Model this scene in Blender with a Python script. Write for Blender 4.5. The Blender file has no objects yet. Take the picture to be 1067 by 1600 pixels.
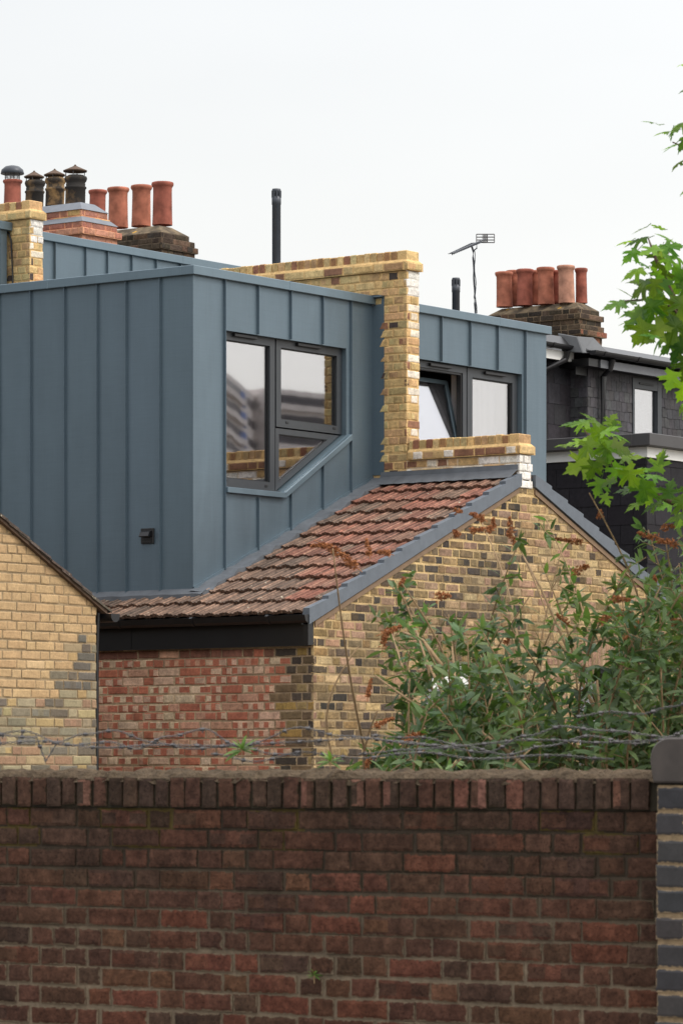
import bpy, bmesh, math, random
import numpy as np
from mathutils import Vector, Matrix, noise
from mathutils.geometry import tessellate_polygon

R = math.radians
SC = bpy.context.scene
# ---------------------------------------------------------------- camera
# world: +X runs along the gable (s), +Y runs back along the extension (w), Z up; metres
F = 5900.0; CX = 533.5; HY = 1210.0; EZ = 3.6
A, B = 0.5948575, 0.8038311
CS, CW = -24.7825, -18.6247
cam = bpy.data.cameras.new('camera'); camo = bpy.data.objects.new('camera', cam); SC.collection.objects.link(camo)
camo.location = (CS, CW, EZ)
fw = Vector((B, A, 0)); rt = Vector((A, -B, 0)); up = Vector((0, 0, 1))
camo.rotation_euler = Matrix((rt, up, -fw)).transposed().to_euler()
cam.sensor_fit = 'AUTO'; cam.sensor_width = 36; cam.lens = F/1600*36
cam.shift_y = 410/1600; cam.clip_end = 3000; cam.clip_start = .1
cam.dof.use_dof = True; cam.dof.focus_distance = 33.0; cam.dof.aperture_fstop = 13
SC.camera = camo
# ---------------------------------------------------------------- sky, sun, exposure
SUN_EL, SUN_AZ = 48.0, 0.0
sun_dir = Vector((.25, -.97, 0)).normalized()*math.cos(R(SUN_EL)); sun_dir.z = math.sin(R(SUN_EL))
sd = bpy.data.lights.new('sun', 'SUN'); sd.energy = 1.3; sd.angle = R(16); sd.color = (1, .96, .9)
so = bpy.data.objects.new('sun', sd); SC.collection.objects.link(so)
so.rotation_euler = sun_dir.to_track_quat('Z', 'Y').to_euler(); so.location = (0, -20, 60)
W = bpy.data.worlds.new('World'); SC.world = W; W.use_nodes = True
nt = W.node_tree; nt.nodes.clear()
def wn(t, **k):
    n = nt.nodes.new(t)
    for a, b in k.items(): setattr(n, a, b)
    return n
sky = wn('ShaderNodeTexSky', sky_type='NISHITA', sun_disc=False)
sky.sun_elevation = R(SUN_EL); sky.sun_rotation = math.atan2(sun_dir.x, sun_dir.y)
sky.air_density = 1.5; sky.dust_density = 4
b1 = wn('ShaderNodeBackground'); b1.inputs[1].default_value = .05
nt.links.new(sky.outputs[0], b1.inputs[0])
# overcast veil: brighter towards the zenith, with faint cloud mottling
tc = wn('ShaderNodeTexCoord'); sx = wn('ShaderNodeSeparateXYZ'); nt.links.new(tc.outputs['Generated'], sx.inputs[0])
mr = wn('ShaderNodeMapRange'); mr.inputs[1].default_value = .26; mr.inputs[2].default_value = .9
mr.inputs[3].default_value = .825; mr.inputs[4].default_value = 2.1
nt.links.new(sx.outputs[2], mr.inputs[0])
nz = wn('ShaderNodeTexNoise'); nz.inputs['Scale'].default_value = 3.5; nz.inputs['Detail'].default_value = 4
mp = wn('ShaderNodeMapping'); mp.inputs['Scale'].default_value = (1, 1, 3)
nt.links.new(tc.outputs['Generated'], mp.inputs[0]); nt.links.new(mp.outputs[0], nz.inputs['Vector'])
m2 = wn('ShaderNodeMapRange'); m2.inputs[1].default_value = .3; m2.inputs[2].default_value = .7
m2.inputs[3].default_value = .945; m2.inputs[4].default_value = 1.04
nt.links.new(nz.outputs[0], m2.inputs[0])
mu = wn('ShaderNodeMath', operation='MULTIPLY'); nt.links.new(mr.outputs[0], mu.inputs[0]); nt.links.new(m2.outputs[0], mu.inputs[1])
# the thinner, brighter side of the cloud sheet lies towards the hidden sun
dt = wn('ShaderNodeVectorMath', operation='DOT_PRODUCT'); dt.inputs[1].default_value = (.45, -.89, 0); nt.links.new(tc.outputs['Generated'], dt.inputs[0])
m3 = wn('ShaderNodeMapRange'); m3.inputs[1].default_value = -.17; m3.inputs[2].default_value = 1; m3.inputs[3].default_value = 1.; m3.inputs[4].default_value = 1.5; m3.clamp = True
m4 = wn('ShaderNodeMapRange'); m4.inputs[1].default_value = -1; m4.inputs[2].default_value = -.17; m4.inputs[3].default_value = .6; m4.inputs[4].default_value = 1.
nt.links.new(dt.outputs['Value'], m3.inputs[0]); nt.links.new(dt.outputs['Value'], m4.inputs[0])
m34 = wn('ShaderNodeMath', operation='MULTIPLY'); nt.links.new(m3.outputs[0], m34.inputs[0]); nt.links.new(m4.outputs[0], m34.inputs[1])
mu2 = wn('ShaderNodeMath', operation='MULTIPLY'); nt.links.new(mu.outputs[0], mu2.inputs[0]); nt.links.new(m34.outputs[0], mu2.inputs[1])
b2 = wn('ShaderNodeBackground'); b2.inputs[0].default_value = (1, .984, .980, 1); nt.links.new(mu2.outputs[0], b2.inputs[1])
ad = wn('ShaderNodeAddShader'); nt.links.new(b1.outputs[0], ad.inputs[0]); nt.links.new(b2.outputs[0], ad.inputs[1])
wo = wn('ShaderNodeOutputWorld'); nt.links.new(ad.outputs[0], wo.inputs[0])
SC.view_settings.view_transform = 'Standard'; SC.view_settings.look = 'None'
SC.view_settings.exposure = 0; SC.view_settings.gamma = 1
SC.cycles.max_bounces = 6; SC.cycles.transparent_max_bounces = 12
SC.cycles.use_denoising = True

# ---------------------------------------------------------------- maths helpers
def ray(x):
    k = (x-CX)/F; return (k*A+B, -k*B+A)
def at(x, y, D):
    r = ray(x); return Vector((CS+D*r[0], CW+D*r[1], EZ+(HY-y)/F*D))
def on_s(x, y, s):
    r = ray(x); t = (s-CS)/r[0]; return CW+t*r[1], EZ+(HY-y)/F*t
def on_w(x, y, w):
    r = ray(x); t = (w-CW)/r[1]; return CS+t*r[0], EZ+(HY-y)/F*t
def lin(c):
    c /= 255.; return c/12.92 if c <= .04045 else ((c+.055)/1.055)**2.4
def rgb(r, g, b, k=1.): return (lin(r)*k, lin(g)*k, lin(b)*k)
def jit(c, rng, a=.12):
    f = 1+rng.uniform(-a, a); return tuple(max(0, v*f*(1+rng.uniform(-a*.25, a*.25))) for v in c)
def lerp(a, b, t): return a+(b-a)*t
def mixc(a, b, t): return tuple(x+(y-x)*t for x, y in zip(a, b))
def nz3(x, y, z=0.): return noise.noise(Vector((x, y, z)))

# ---------------------------------------------------------------- materials
def newmat(name):
    m = bpy.data.materials.new(name); m.use_nodes = True; m.node_tree.nodes.clear(); return m
class G:
    def __init__(s, m): s.t = m.node_tree
    def n(s, t, ins=None, **k):
        n = s.t.nodes.new(t)
        for a, b in k.items(): setattr(n, a, b)
        for a, b in (ins or {}).items():
            if hasattr(b, 'is_output'): s.t.links.new(b, n.inputs[a])
            else: n.inputs[a].default_value = b
        return n
    def noise(s, sc, det=4, vec=None, rough=.55):
        return s.n('ShaderNodeTexNoise', {'Vector': vec or s.co(), 'Scale': sc, 'Detail': det, 'Roughness': rough}).outputs[0]
    def co(s):
        if not hasattr(s, '_c'): s._c = s.n('ShaderNodeTexCoord').outputs['Object']
        return s._c
    def sc(s, v): return s.n('ShaderNodeMapping', {'Vector': s.co(), 'Scale': v}).outputs[0]
    def rng(s, v, a, b, c, d): return s.n('ShaderNodeMapRange', {0: v, 1: a, 2: b, 3: c, 4: d}).outputs[0]
    def math(s, op, a, b): return s.n('ShaderNodeMath', {0: a, 1: b}, operation=op).outputs[0]
    def mix(s, f, a, b, bt='MIX'):
        n = s.n('ShaderNodeMix', data_type='RGBA', blend_type=bt)
        for i, v in ((0, f), (6, a), (7, b)):
            if hasattr(v, 'is_output'): s.t.links.new(v, n.inputs[i])
            else: n.inputs[i].default_value = v if i == 0 else (tuple(v)+(1,))[:4]
        return n.outputs[2]
    def gray(s, v): return s.n('ShaderNodeCombineColor', {0: v, 1: v, 2: v}).outputs[0]
    def bump(s, h, st, d=.01, nrm=None):
        n = s.n('ShaderNodeBump', {'Height': h, 'Strength': st, 'Distance': d})
        if nrm: s.t.links.new(nrm, n.inputs['Normal'])
        return n.outputs[0]
    def out(s, sh): s.n('ShaderNodeOutputMaterial', {0: sh})
    def pbr(s, col, rough=.8, metal=0., bump=None, spec=.5, out=True):
        i = {'Base Color': col if hasattr(col, 'is_output') else (tuple(col)+(1,))[:4], 'Roughness': rough, 'Metallic': metal, 'Specular IOR Level': spec}
        if bump: i['Normal'] = bump
        sh = s.n('ShaderNodeBsdfPrincipled', i).outputs[0]
        if out: s.out(sh)
        return sh
def mat_plain(name, col, rough=.6, metal=0., var=.15, sc=20, bump=.15, spec=.5, bd=.003):
    m = newmat(name); g = G(m)
    v = g.rng(g.noise(sc, 5), .25, .75, 1-var, 1+var)
    c = g.mix(1., col, g.gray(v), 'MULTIPLY')
    g.pbr(c, rough, metal, g.bump(g.noise(sc*3, 4), bump, bd) if bump else None, spec); return m
def mat_attr(name, rough=.85, var=.2, sc=60, bump=.5, bd=.004, pit=.5, spec=.3, pitscale=150, mort=None, smear=.0, patch=.18, stain=.2, lichen=0):
    """vertex-coloured masonry: 'Col' is the brick's own colour; 'edge' is 0 at a brick's arris, 1 inside it"""
    m = newmat(name); g = G(m)
    col = g.n('ShaderNodeAttribute', attribute_name='Col').outputs[0]
    n1 = g.noise(sc, 6, rough=.65); n2 = g.noise(9, 3); n3 = g.noise(pitscale, 3)
    v = g.math('MULTIPLY', g.rng(n1, .25, .75, 1-var, 1+var), g.rng(n2, .3, .7, 1-patch, 1+patch))
    v = g.math('MULTIPLY', v, g.rng(g.noise(26, 5, rough=.7), .3, .7, 1-var*1.25, 1+var*1.1))
    st = g.rng(g.noise(1, 4, g.sc((2.2, 2.2, 1.3)), rough=.6), .5, .72, 1., 1-stain); v = g.math('MULTIPLY', v, st)
    if pit: v = g.math('MULTIPLY', v, g.rng(n3, .32, .40, 1-pit, 1.))
    c = g.mix(1., col, g.gray(v), 'MULTIPLY')
    h = n1
    if lichen: c = g.mix(g.rng(g.noise(22, 2), .70, .74, 0., lichen), c, rgb(176, 170, 150))
    if mort:
        e = g.n('ShaderNodeAttribute', attribute_name='edge').outputs['Fac']
        sm = g.math('MULTIPLY', g.math('SUBTRACT', n1, .5), 2.6)
        big = g.math('MULTIPLY', g.math('SUBTRACT', g.noise(5, 3), .5), smear*4)
        f = g.rng(g.math('ADD', g.math('ADD', e, sm), big), .02, .32, 0., 1.)
        mc = g.mix(1., g.n('ShaderNodeAttribute', attribute_name='Mort').outputs[0], g.gray(g.rng(g.noise(90, 4), .3, .7, .8, 1.2)), 'MULTIPLY')
        c = g.mix(f, mc, c)
    hh = g.math('ADD', g.math('MULTIPLY', n1, 1.), g.math('MULTIPLY', g.rng(n3, .3, .42, 0, 1), .4))
    g.pbr(c, rough, 0, g.bump(hh, bump, bd), spec); return m

M = {}
M['brick'] = mat_attr('stock_brick', mort=True, smear=.75, bump=.8, bd=.008, var=.3, stain=.3)
M['brick_clean'] = mat_attr('reclaimed_brick', mort=True, smear=.5, bump=.7, bd=.006, pit=.4, var=.24, stain=.15)
M['brick_dark'] = mat_attr('sooty_brick', mort=True, smear=.45, bump=.9, bd=.009, sc=45, pit=.4, var=.32, rough=.92, stain=.35, spec=.15, patch=.25)
M['mortar'] = mat_attr('mortar', sc=40, bump=.7, bd=.006, pit=.3, var=.18, patch=.2)
M['tile'] = mat_attr('concrete_tile', sc=35, bump=.5, bd=.004, pit=.35, var=.3, pitscale=70, patch=.3, stain=.3, lichen=.8)
M['slate'] = mat_attr('slate', sc=25, bump=.25, bd=.003, pit=0, var=.18, rough=.72, spec=.2, patch=.15)
# zinc cladding: satin, faint rolling marks and oil-canning
def mat_zinc(name, col, rough=.42, met=.45):
    m = newmat(name); g = G(m)
    fine = g.noise(1, 3, g.sc((160, 160, 4))); fine2 = g.noise(1, 2, g.sc((5, 5, 130)))
    blot = g.noise(1.3, 3)
    v = g.math('ADD', g.rng(blot, .3, .7, -.03, .03), g.rng(g.math('ADD', fine, fine2), .7, 1.3, .955, 1.045))
    v = g.math('ADD', v, g.rng(g.noise(1, 4, g.sc((9, 9, .5))), .35, .65, -.015, .015))
    stk = g.rng(g.noise(1, 5, g.sc((14, 14, .7)), rough=.65), .55, .75, 0., .03); v = g.math('SUBTRACT', v, stk)
    c = g.mix(1., col, g.gray(v), 'MULTIPLY')
    c = g.mix(1., c, g.n('ShaderNodeAttribute', attribute_name='Col').outputs[0], 'MULTIPLY')
    r = g.rng(g.noise(1, 4, g.sc((4, 4, 1.2))), .3, .7, rough-.05, rough+.06)
    b = g.bump(g.noise(1, 2, g.sc((3.0, 3.0, .9))), .5, .035)
    b = g.bump(g.math('ADD', fine, fine2), .12, .001, b)
    g.pbr(c, r, met, b, .5); return m
M['zinc'] = mat_zinc('zinc', rgb(94, 110, 120))
M['zinc_trim'] = mat_zinc('zinc_trim', rgb(101, 118, 128), .36)
M['frame'] = mat_plain('window_frame_paint', rgb(50, 54, 58), .45, 0, .06, 12, .03)
M['frame_black'] = mat_plain('black_gasket', rgb(26, 27, 29), .5, 0, .1, 12, .03)
M['lead'] = mat_plain('lead_flashing', rgb(88, 92, 97), .6, .1, .22, 9, .35, bd=.006)
M['leadgrey'] = mat_plain('grey_verge_paint', rgb(88, 95, 103), .55, 0, .14, 14, .3)
M['fascia'] = mat_plain('black_fascia_paint', rgb(15, 15, 16), .4, 0, .3, 5, .15)
M['gutter'] = mat_plain('black_gutter', rgb(22, 22, 24), .35, 0, .2, 8, .1)
M['flue'] = mat_plain('dark_flue_metal', rgb(58, 62, 68), .4, .3, .15, 10, .05)
M['terracotta'] = mat_plain('terracotta', rgb(156, 98, 78), .85, 0, .5, 7, .3, spec=.2)
M['terracotta_pale'] = mat_plain('pale_terracotta', rgb(166, 122, 102), .85, 0, .5, 7, .3, spec=.2)
M['terracotta_deep'] = mat_plain('deep_terracotta', rgb(140, 82, 68), .85, 0, .5, 7, .3, spec=.2)
M['white'] = mat_plain('white_paint', rgb(226, 226, 222), .5, 0, .05, 8, .05)
M['room'] = mat_plain('room_plaster', rgb(120, 116, 110), .9, 0, .05, 3, 0)
M['steel'] = mat_plain('galvanised_wire', rgb(84, 82, 82), .5, .4, .25, 60, .2)
M['stem'] = mat_plain('woody_stem', rgb(150, 124, 92), .9, 0, .3, 40, .4)
M['bark'] = mat_plain('twig_bark', rgb(84, 66, 52), .9, 0, .3, 30, .5)
M['flower'] = mat_plain('dead_flower', rgb(166, 112, 76), .95, 0, .45, 70, .8, spec=.1)
M['flaunch'] = mat_plain('cement_flaunching', rgb(112, 117, 124), .9, 0, .12, 12, .4)
M['moss_mortar'] = mat_plain('weathered_mortar', rgb(86, 74, 60), .95, 0, .45, 22, 1., spec=.1, bd=.02)
M['asphalt'] = mat_plain('asphalt', (.05, .05, .052), .9, 0, .2, 3, .3)
M['paving'] = mat_plain('paving', (.22, .21, .2), .9, 0, .15, 2, .3)
M['soil'] = mat_plain('soil_and_gravel', (.13, .115, .09), .95, 0, .35, 2.5, .4)
M['plastic_black'] = mat_plain('black_plastic', rgb(26, 26, 28), .3, 0, .1, 20, .05)
M['conc'] = mat_plain('tower_concrete', rgb(218, 210, 206), .8, 0, .12, .5, .1)
M['concdark'] = mat_plain('tower_windows', rgb(74, 70, 74), .4, 0, .2, .5, 0)
M['blue'] = mat_plain('blue_panel', rgb(50, 96, 168), .6, 0, .1, .5, 0)
def mat_leaf(name, c1, c2, sc=3, tr=.35, rough=.5):
    m = newmat(name); g = G(m)
    at_ = g.n('ShaderNodeAttribute', attribute_name='Col').outputs[0]
    c = g.mix(g.rng(g.noise(sc, 3), .35, .65, 0., 1.), c1, c2)
    c = g.mix(1., c, at_, 'MULTIPLY')
    p = g.pbr(c, rough, 0, g.bump(g.noise(90, 3), .15, .002), .4, out=False)
    c3 = g.mix(1., c, (1.25, 1.5, .45), 'MULTIPLY')
    t = g.n('ShaderNodeBsdfTranslucent', {0: c3}).outputs[0]
    g.out(g.n('ShaderNodeMixShader', {0: tr, 1: p, 2: t}).outputs[0]); return m
M['maple'] = mat_leaf('sycamore_leaf', rgb(122, 150, 46), rgb(76, 110, 46), 5, .55)
M['budd'] = mat_leaf('buddleia_leaf', rgb(108, 126, 88), rgb(74, 98, 62), 3, .35, .6)
def mat_glass(name, tint=.75, refl=.42):   # coated double glazing reflects more than plain glass
    m = newmat(name); g = G(m)
    wav = g.bump(g.noise(1, 2, g.sc((2.2, 2.2, 1.2))), .006, .02)
    lw = g.n('ShaderNodeFresnel', {'IOR': 1.5, 'Normal': wav}).outputs[0]
    f = g.rng(lw, 0., .5, refl-.1 if refl > .2 else 0., refl+.28)
    gl = g.n('ShaderNodeBsdfGlossy', {'Color': (.93, .93, .95, 1), 'Roughness': .015, 'Normal': wav}).outputs[0]
    tr = g.n('ShaderNodeBsdfTransparent', {'Color': (tint, tint, tint, 1)}).outputs[0]
    g.out(g.n('ShaderNodeMixShader', {0: f, 1: tr, 2: gl}).outputs[0]); return m
M['glass'] = mat_glass('window_glass'); M['glass_dark'] = mat_glass('shaded_window_glass', .8, .12)
m = newmat('net_curtain'); g = G(m)
p = g.pbr(rgb(236, 236, 240), .9, out=False); t = g.n('ShaderNodeBsdfTranslucent', {0: (.85, .85, .86, 1)}).outputs[0]
g.out(g.n('ShaderNodeMixShader', {0: .3, 1: p, 2: t}).outputs[0]); M['curtain'] = m
# sooty pots (dark streaks with their own shape)
m = newmat('sooty_buff_pot'); g = G(m)
c = g.mix(g.rng(g.noise(4.5, 5, rough=.6), .42, .6, 0., 1.), rgb(58, 52, 46), rgb(165, 134, 92))
g.pbr(c, .9, 0, g.bump(g.noise(40, 4), .4, .004), .2); M['sooty'] = m
m = newmat('blackened_pot'); g = G(m)
c = g.mix(g.rng(g.noise(5, 5, rough=.6), .5, .7, 0., 1.), rgb(48, 46, 44), rgb(120, 98, 70))
g.pbr(c, .9, 0, g.bump(g.noise(40, 4), .4, .004), .2); M['blackpot'] = m
# lichen-spotted mossy brick for the old stacks
m = newmat('lichen_cap'); g = G(m)
c = g.mix(g.rng(g.noise(7, 5), .4, .6, 0., 1.), rgb(70, 62, 52), rgb(112, 98, 78))
c = g.mix(g.rng(g.noise(5.2, 2), .69, .73, 0., 1.), c, rgb(196, 150, 58))
g.pbr(c, .95, 0, g.bump(g.noise(30, 5), .8, .01), .2); M['lichen'] = m

# ---------------------------------------------------------------- objects and mesh helpers
ORG = {}
def link(o): SC.collection.objects.link(o)
def thing(name, label, cat, loc=(0, 0, 0), group=None, kind=None):
    o = bpy.data.objects.new(name, None); link(o); o.location = loc; ORG[o.name] = Vector(loc)
    o.empty_display_size = .2
    return tag(o, label, cat, group, kind)
def tag(o, label, cat=None, group=None, kind=None):
    if label: o['label'] = label
    if cat: o['category'] = cat
    if group: o['group'] = group
    if kind: o['kind'] = kind
    return o
class MB:
    def __init__(s): s.v = []; s.f = []; s.c = []; s.m = []; s.e = []; s.mo = []; s.col = (1, 1, 1); s.mat = 0; s.edge = 1.; s.mort = (.3, .25, .18)
    def vs(s, pts):
        i = len(s.v); s.v += [tuple(p) for p in pts]; s.e += [s.edge]*len(pts); s.mo += [s.mort]*len(pts); return list(range(i, len(s.v)))
    def face(s, idx, col=None): s.f.append(tuple(idx)); s.c.append(col or s.col); s.m.append(s.mat)
    def poly(s, pts, col=None): s.face(s.vs(pts), col)
    def box(s, a, b, col=None):
        x0, y0, z0 = a; x1, y1, z1 = b
        i = s.vs([(x0,y0,z0),(x1,y0,z0),(x1,y1,z0),(x0,y1,z0),(x0,y0,z1),(x1,y0,z1),(x1,y1,z1),(x0,y1,z1)])
        for q in ((0,3,2,1),(4,5,6,7),(0,1,5,4),(1,2,6,5),(2,3,7,6),(3,0,4,7)): s.face([i[k] for k in q], col)
    def hexa(s, p, col=None):   # 8 points: bottom ring, top ring
        i = s.vs(p)
        for q in ((0,3,2,1),(4,5,6,7),(0,1,5,4),(1,2,6,5),(2,3,7,6),(3,0,4,7)): s.face([i[k] for k in q], col)
    def prism(s, poly, fn, d0, d1, col=None):   # polygon (a,b) extruded between depths with fn(a,b,d)->point
        n = len(poly); i = s.vs([fn(a, b, d0) for a, b in poly]); j = s.vs([fn(a, b, d1) for a, b in poly])
        s.face(i, col); s.face(j[::-1], col)
        for k in range(n): s.face((i[k], j[k], j[(k+1) % n], i[(k+1) % n]), col)
    def tube(s, pts, r, n=6, col=None, cap=True):
        pts = [Vector(p) for p in pts]; rings = []
        rr = r if isinstance(r, (list, tuple)) else [r]*len(pts)
        for k, p in enumerate(pts):
            d = (pts[min(k+1, len(pts)-1)]-pts[max(k-1, 0)])
            d = d.normalized() if d.length > 1e-9 else Vector((0, 0, 1))
            u = d.cross(Vector((0, 0, 1)))
            if u.length < .05: u = d.cross(Vector((1, 0, 0)))
            u.normalize(); w = d.cross(u)
            rings.append(s.vs([p+(u*math.cos(t)+w*math.sin(t))*rr[k] for t in [2*math.pi*q/n for q in range(n)]]))
        for a, b in zip(rings, rings[1:]):
            for q in range(n): s.face((a[q], a[(q+1) % n], b[(q+1) % n], b[q]), col)
        if cap: s.face(rings[0][::-1], col); s.face(rings[-1], col)
    def lathe(s, c, prof, n=20, col=None, cap=True):
        c = Vector(c); rings = [s.vs([c+Vector((r*math.cos(t), r*math.sin(t), z)) for t in [2*math.pi*q/n for q in range(n)]]) for r, z in prof]
        for a, b in zip(rings, rings[1:]):
            for q in range(n): s.face((a[q], a[(q+1) % n], b[(q+1) % n], b[q]), col)
        if cap: s.face(rings[0][::-1], col); s.face(rings[-1], col)
    def build(s, name, mats, parent=None, smooth=False, clips=None, bevel=0, label=None, fixn=True):
        me = bpy.data.meshes.new(name)
        org = ORG.get(parent.name, Vector((0, 0, 0))) if parent else Vector((0, 0, 0))
        v = np.array(s.v, dtype=np.float32)-np.array(org, dtype=np.float32)
        me.from_pydata(v.tolist(), [], s.f)
        if not isinstance(mats, (list, tuple)): mats = [mats]
        for m in mats: me.materials.append(m)
        ln = np.array([len(f) for f in s.f])
        cc = np.repeat(np.array([tuple(c)+(1,) for c in s.c], dtype=np.float32), ln, axis=0)
        at_ = me.attributes.new('Col', 'FLOAT_COLOR', 'CORNER'); at_.data.foreach_set('color', cc.ravel())
        at_ = me.attributes.new('edge', 'FLOAT', 'POINT'); at_.data.foreach_set('value', np.array(s.e, dtype=np.float32))
        at_ = me.attributes.new('Mort', 'FLOAT_COLOR', 'POINT'); at_.data.foreach_set('color', np.array([tuple(c)+(1,) for c in s.mo], dtype=np.float32).ravel())
        me.polygons.foreach_set('material_index', s.m)
        if smooth: me.polygons.foreach_set('use_smooth', [True]*len(s.f))
        if clips or bevel or fixn:
            bm = bmesh.new(); bm.from_mesh(me)
            for co, no in clips or []:
                bmesh.ops.bisect_plane(bm, geom=bm.verts[:]+bm.edges[:]+bm.faces[:], plane_co=Vector(co)-org, plane_no=Vector(no), clear_outer=True)
            if fixn: bmesh.ops.recalc_face_normals(bm, faces=bm.faces)
            if bevel: bmesh.ops.bevel(bm, geom=bm.edges[:], offset=bevel, segments=1, affect='EDGES', profile=.5)
            bm.to_mesh(me); bm.free()
        me.update()
        o = bpy.data.objects.new(name, me); link(o)
        if parent: o.parent = parent; ORG[o.name] = org
        else: ORG[o.name] = Vector((0, 0, 0))
        if label: o['label'] = label
        return o
def boxes(name, mats, parent, *bs, bevel=0, label=None):
    b = MB()
    for p in bs: b.box(*p)
    return b.build(name, mats, parent, bevel=bevel, label=label)

# ---------------------------------------------------------------- brickwork
class Wall:
    """a flat wall face laid brick by brick: origin O, along U, outward N"""
    def __init__(s, O, U, N, seed=1): s.O, s.U, s.N = Vector(O), Vector(U), Vector(N); s.b = MB(); s.r = random.Random(seed)
    def P(s, a, z, d=0.): p = s.O+s.U*a+s.N*d; return (p.x, p.y, s.O.z+z)
    def brick(s, a0, a1, z0, z1, cols, d=.006, back=-.02, inset=.009, slant=0, mort=(.4, .33, .2)):
        r = s.r; b = s.b; j = lambda k=.0022: r.uniform(-k, k)
        P = s.P; q = [(a0+j()-slant, z0+j()), (a1+j(), z0+j()), (a1+j(), z1+j()), (a0+j()+slant*.6, z1+j())]
        b.mat = 0; b.mort = mort
        b.edge = 0.; bk = b.vs([P(x, z, back) for x, z in q]); o = b.vs([P(x, z, d-.0035+j(.001)) for x, z in q])
        ii = min(inset, (a1-a0)*.3); sg = ((1, 1), (-1, 1), (-1, -1), (1, -1))
        cols = cols if isinstance(cols, list) else [cols]
        c0, c1 = cols[0], cols[-1]; n = len(cols)
        b.edge = 1.
        ring = [(x+ii*u, z+inset*v) for (x, z), (u, v) in zip(q, sg)]
        dd = [d+j(.0015) for _ in range(4)]
        bot = [(lerp(ring[0][0], ring[1][0], k/n), lerp(ring[0][1], ring[1][1], k/n), lerp(dd[0], dd[1], k/n)) for k in range(n+1)]
        top = [(lerp(ring[3][0], ring[2][0], k/n), lerp(ring[3][1], ring[2][1], k/n), lerp(dd[3], dd[2], k/n)) for k in range(n+1)]
        bi = b.vs([P(x, z, y) for x, z, y in bot]); ti = b.vs([P(x, z, y) for x, z, y in top])
        for k in range(4): b.face((bk[k], bk[(k+1) % 4], o[(k+1) % 4], o[k]), c0 if k != 1 else c1)
        b.face((o[0], bi[0], ti[0], o[3]), c0); b.face((o[1], o[2], ti[-1], bi[-1]), c1)
        for k in range(n):
            b.face((bi[k], bi[k+1], ti[k+1], ti[k]), cols[k])
        b.face([o[0], o[1]]+bi[::-1], cols[n//2]); b.face([o[2], o[3]]+ti, cols[n//2])
    def lay(s, a0, a1, z0, z1, pal, mort, holes=(), ch=.075, bond='flemish', joint=.010, e0=0., e1=0., d=.006, tooth=None, pj=0., edge_over=0., w0=0., inset=.009, sl=.215, hl=.1025):
        """pal(a,z,rng,is_header)->colour or list of colours; mort(a,z)->colour"""
        r = s.r; nz = int(round((z1-z0)/ch))
        for i in range(nz):
            zb = z0+i*ch+joint/2; zt = zb+ch-joint; zm = (zb+zt)/2
            hs = sorted([(h[0], h[1]) for h in holes if h[2] < zm < h[3]])
            seg = [(a0-(e0 if e0 else 0), a1+(e1 if e1 else 0))]
            for h in hs:
                ns = []
                for (p, q) in seg:
                    if h[0] > p: ns.append((p, min(q, h[0])))
                    if h[1] < q: ns.append((max(p, h[1]), q))
                seg = [x for x in ns if x[1]-x[0] > .01]
            if bond == 'flemish': x = a0-.33+((i+int(w0)) % 2)*(.16875); k = 0
            else: x = a0-(sl+joint)+((i+int(w0)) % 2)*(sl+joint)*.5; k = 0
            lst = []
            while x < a1+.1:
                L = sl if (bond != 'flemish' or k % 2 == 0) else hl
                if bond == 'flemish' and r.random() < .12: L = hl if L == sl else sl
                lst.append((x, x+L+r.uniform(-.004, .004), L < .15)); x += L+joint; k += 1
            for (p, q, hd) in lst:
                for (u, v) in seg:
                    aa, bb = max(p, u), min(q, v)
                    if bb-aa < .022: continue
                    wob = .0025*math.sin(aa*2.1+i*1.7)+r.uniform(-.0015, .0015)
                    sl_ = 0; ex = 0
                    if tooth and aa <= a0-e0+.001: ex = r.uniform(.0, .012); sl_ = tooth
                    s.brick(aa-ex, bb, zb+wob, zt+wob, pal((aa+bb)/2, zm, r, bb-aa < .15), d=d+r.uniform(-.002, .003), slant=sl_, mort=mort((aa+bb)/2, zm), inset=inset)
        b = s.b; b.mat = 1; b.edge = 1.
        st = .0749; na = max(1, int((a1-a0)/st)); nzz = max(1, int((z1-z0)/st))
        for i in range(na):
            for j in range(nzz):
                p, q = lerp(a0, a1, i/na), lerp(a0, a1, (i+1)/na); u, v = lerp(z0, z1, j/nzz), lerp(z0, z1, (j+1)/nzz)
                if any(h[0]-.001 < (p+q)/2 < h[1]+.001 and h[2]-.001 < (u+v)/2 < h[3]+.001 for h in holes): continue
                b.poly([s.P(p, u), s.P(q, u), s.P(q, v), s.P(p, v)], mort((p+q)/2, (u+v)/2))
        b.mat = 0
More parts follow.
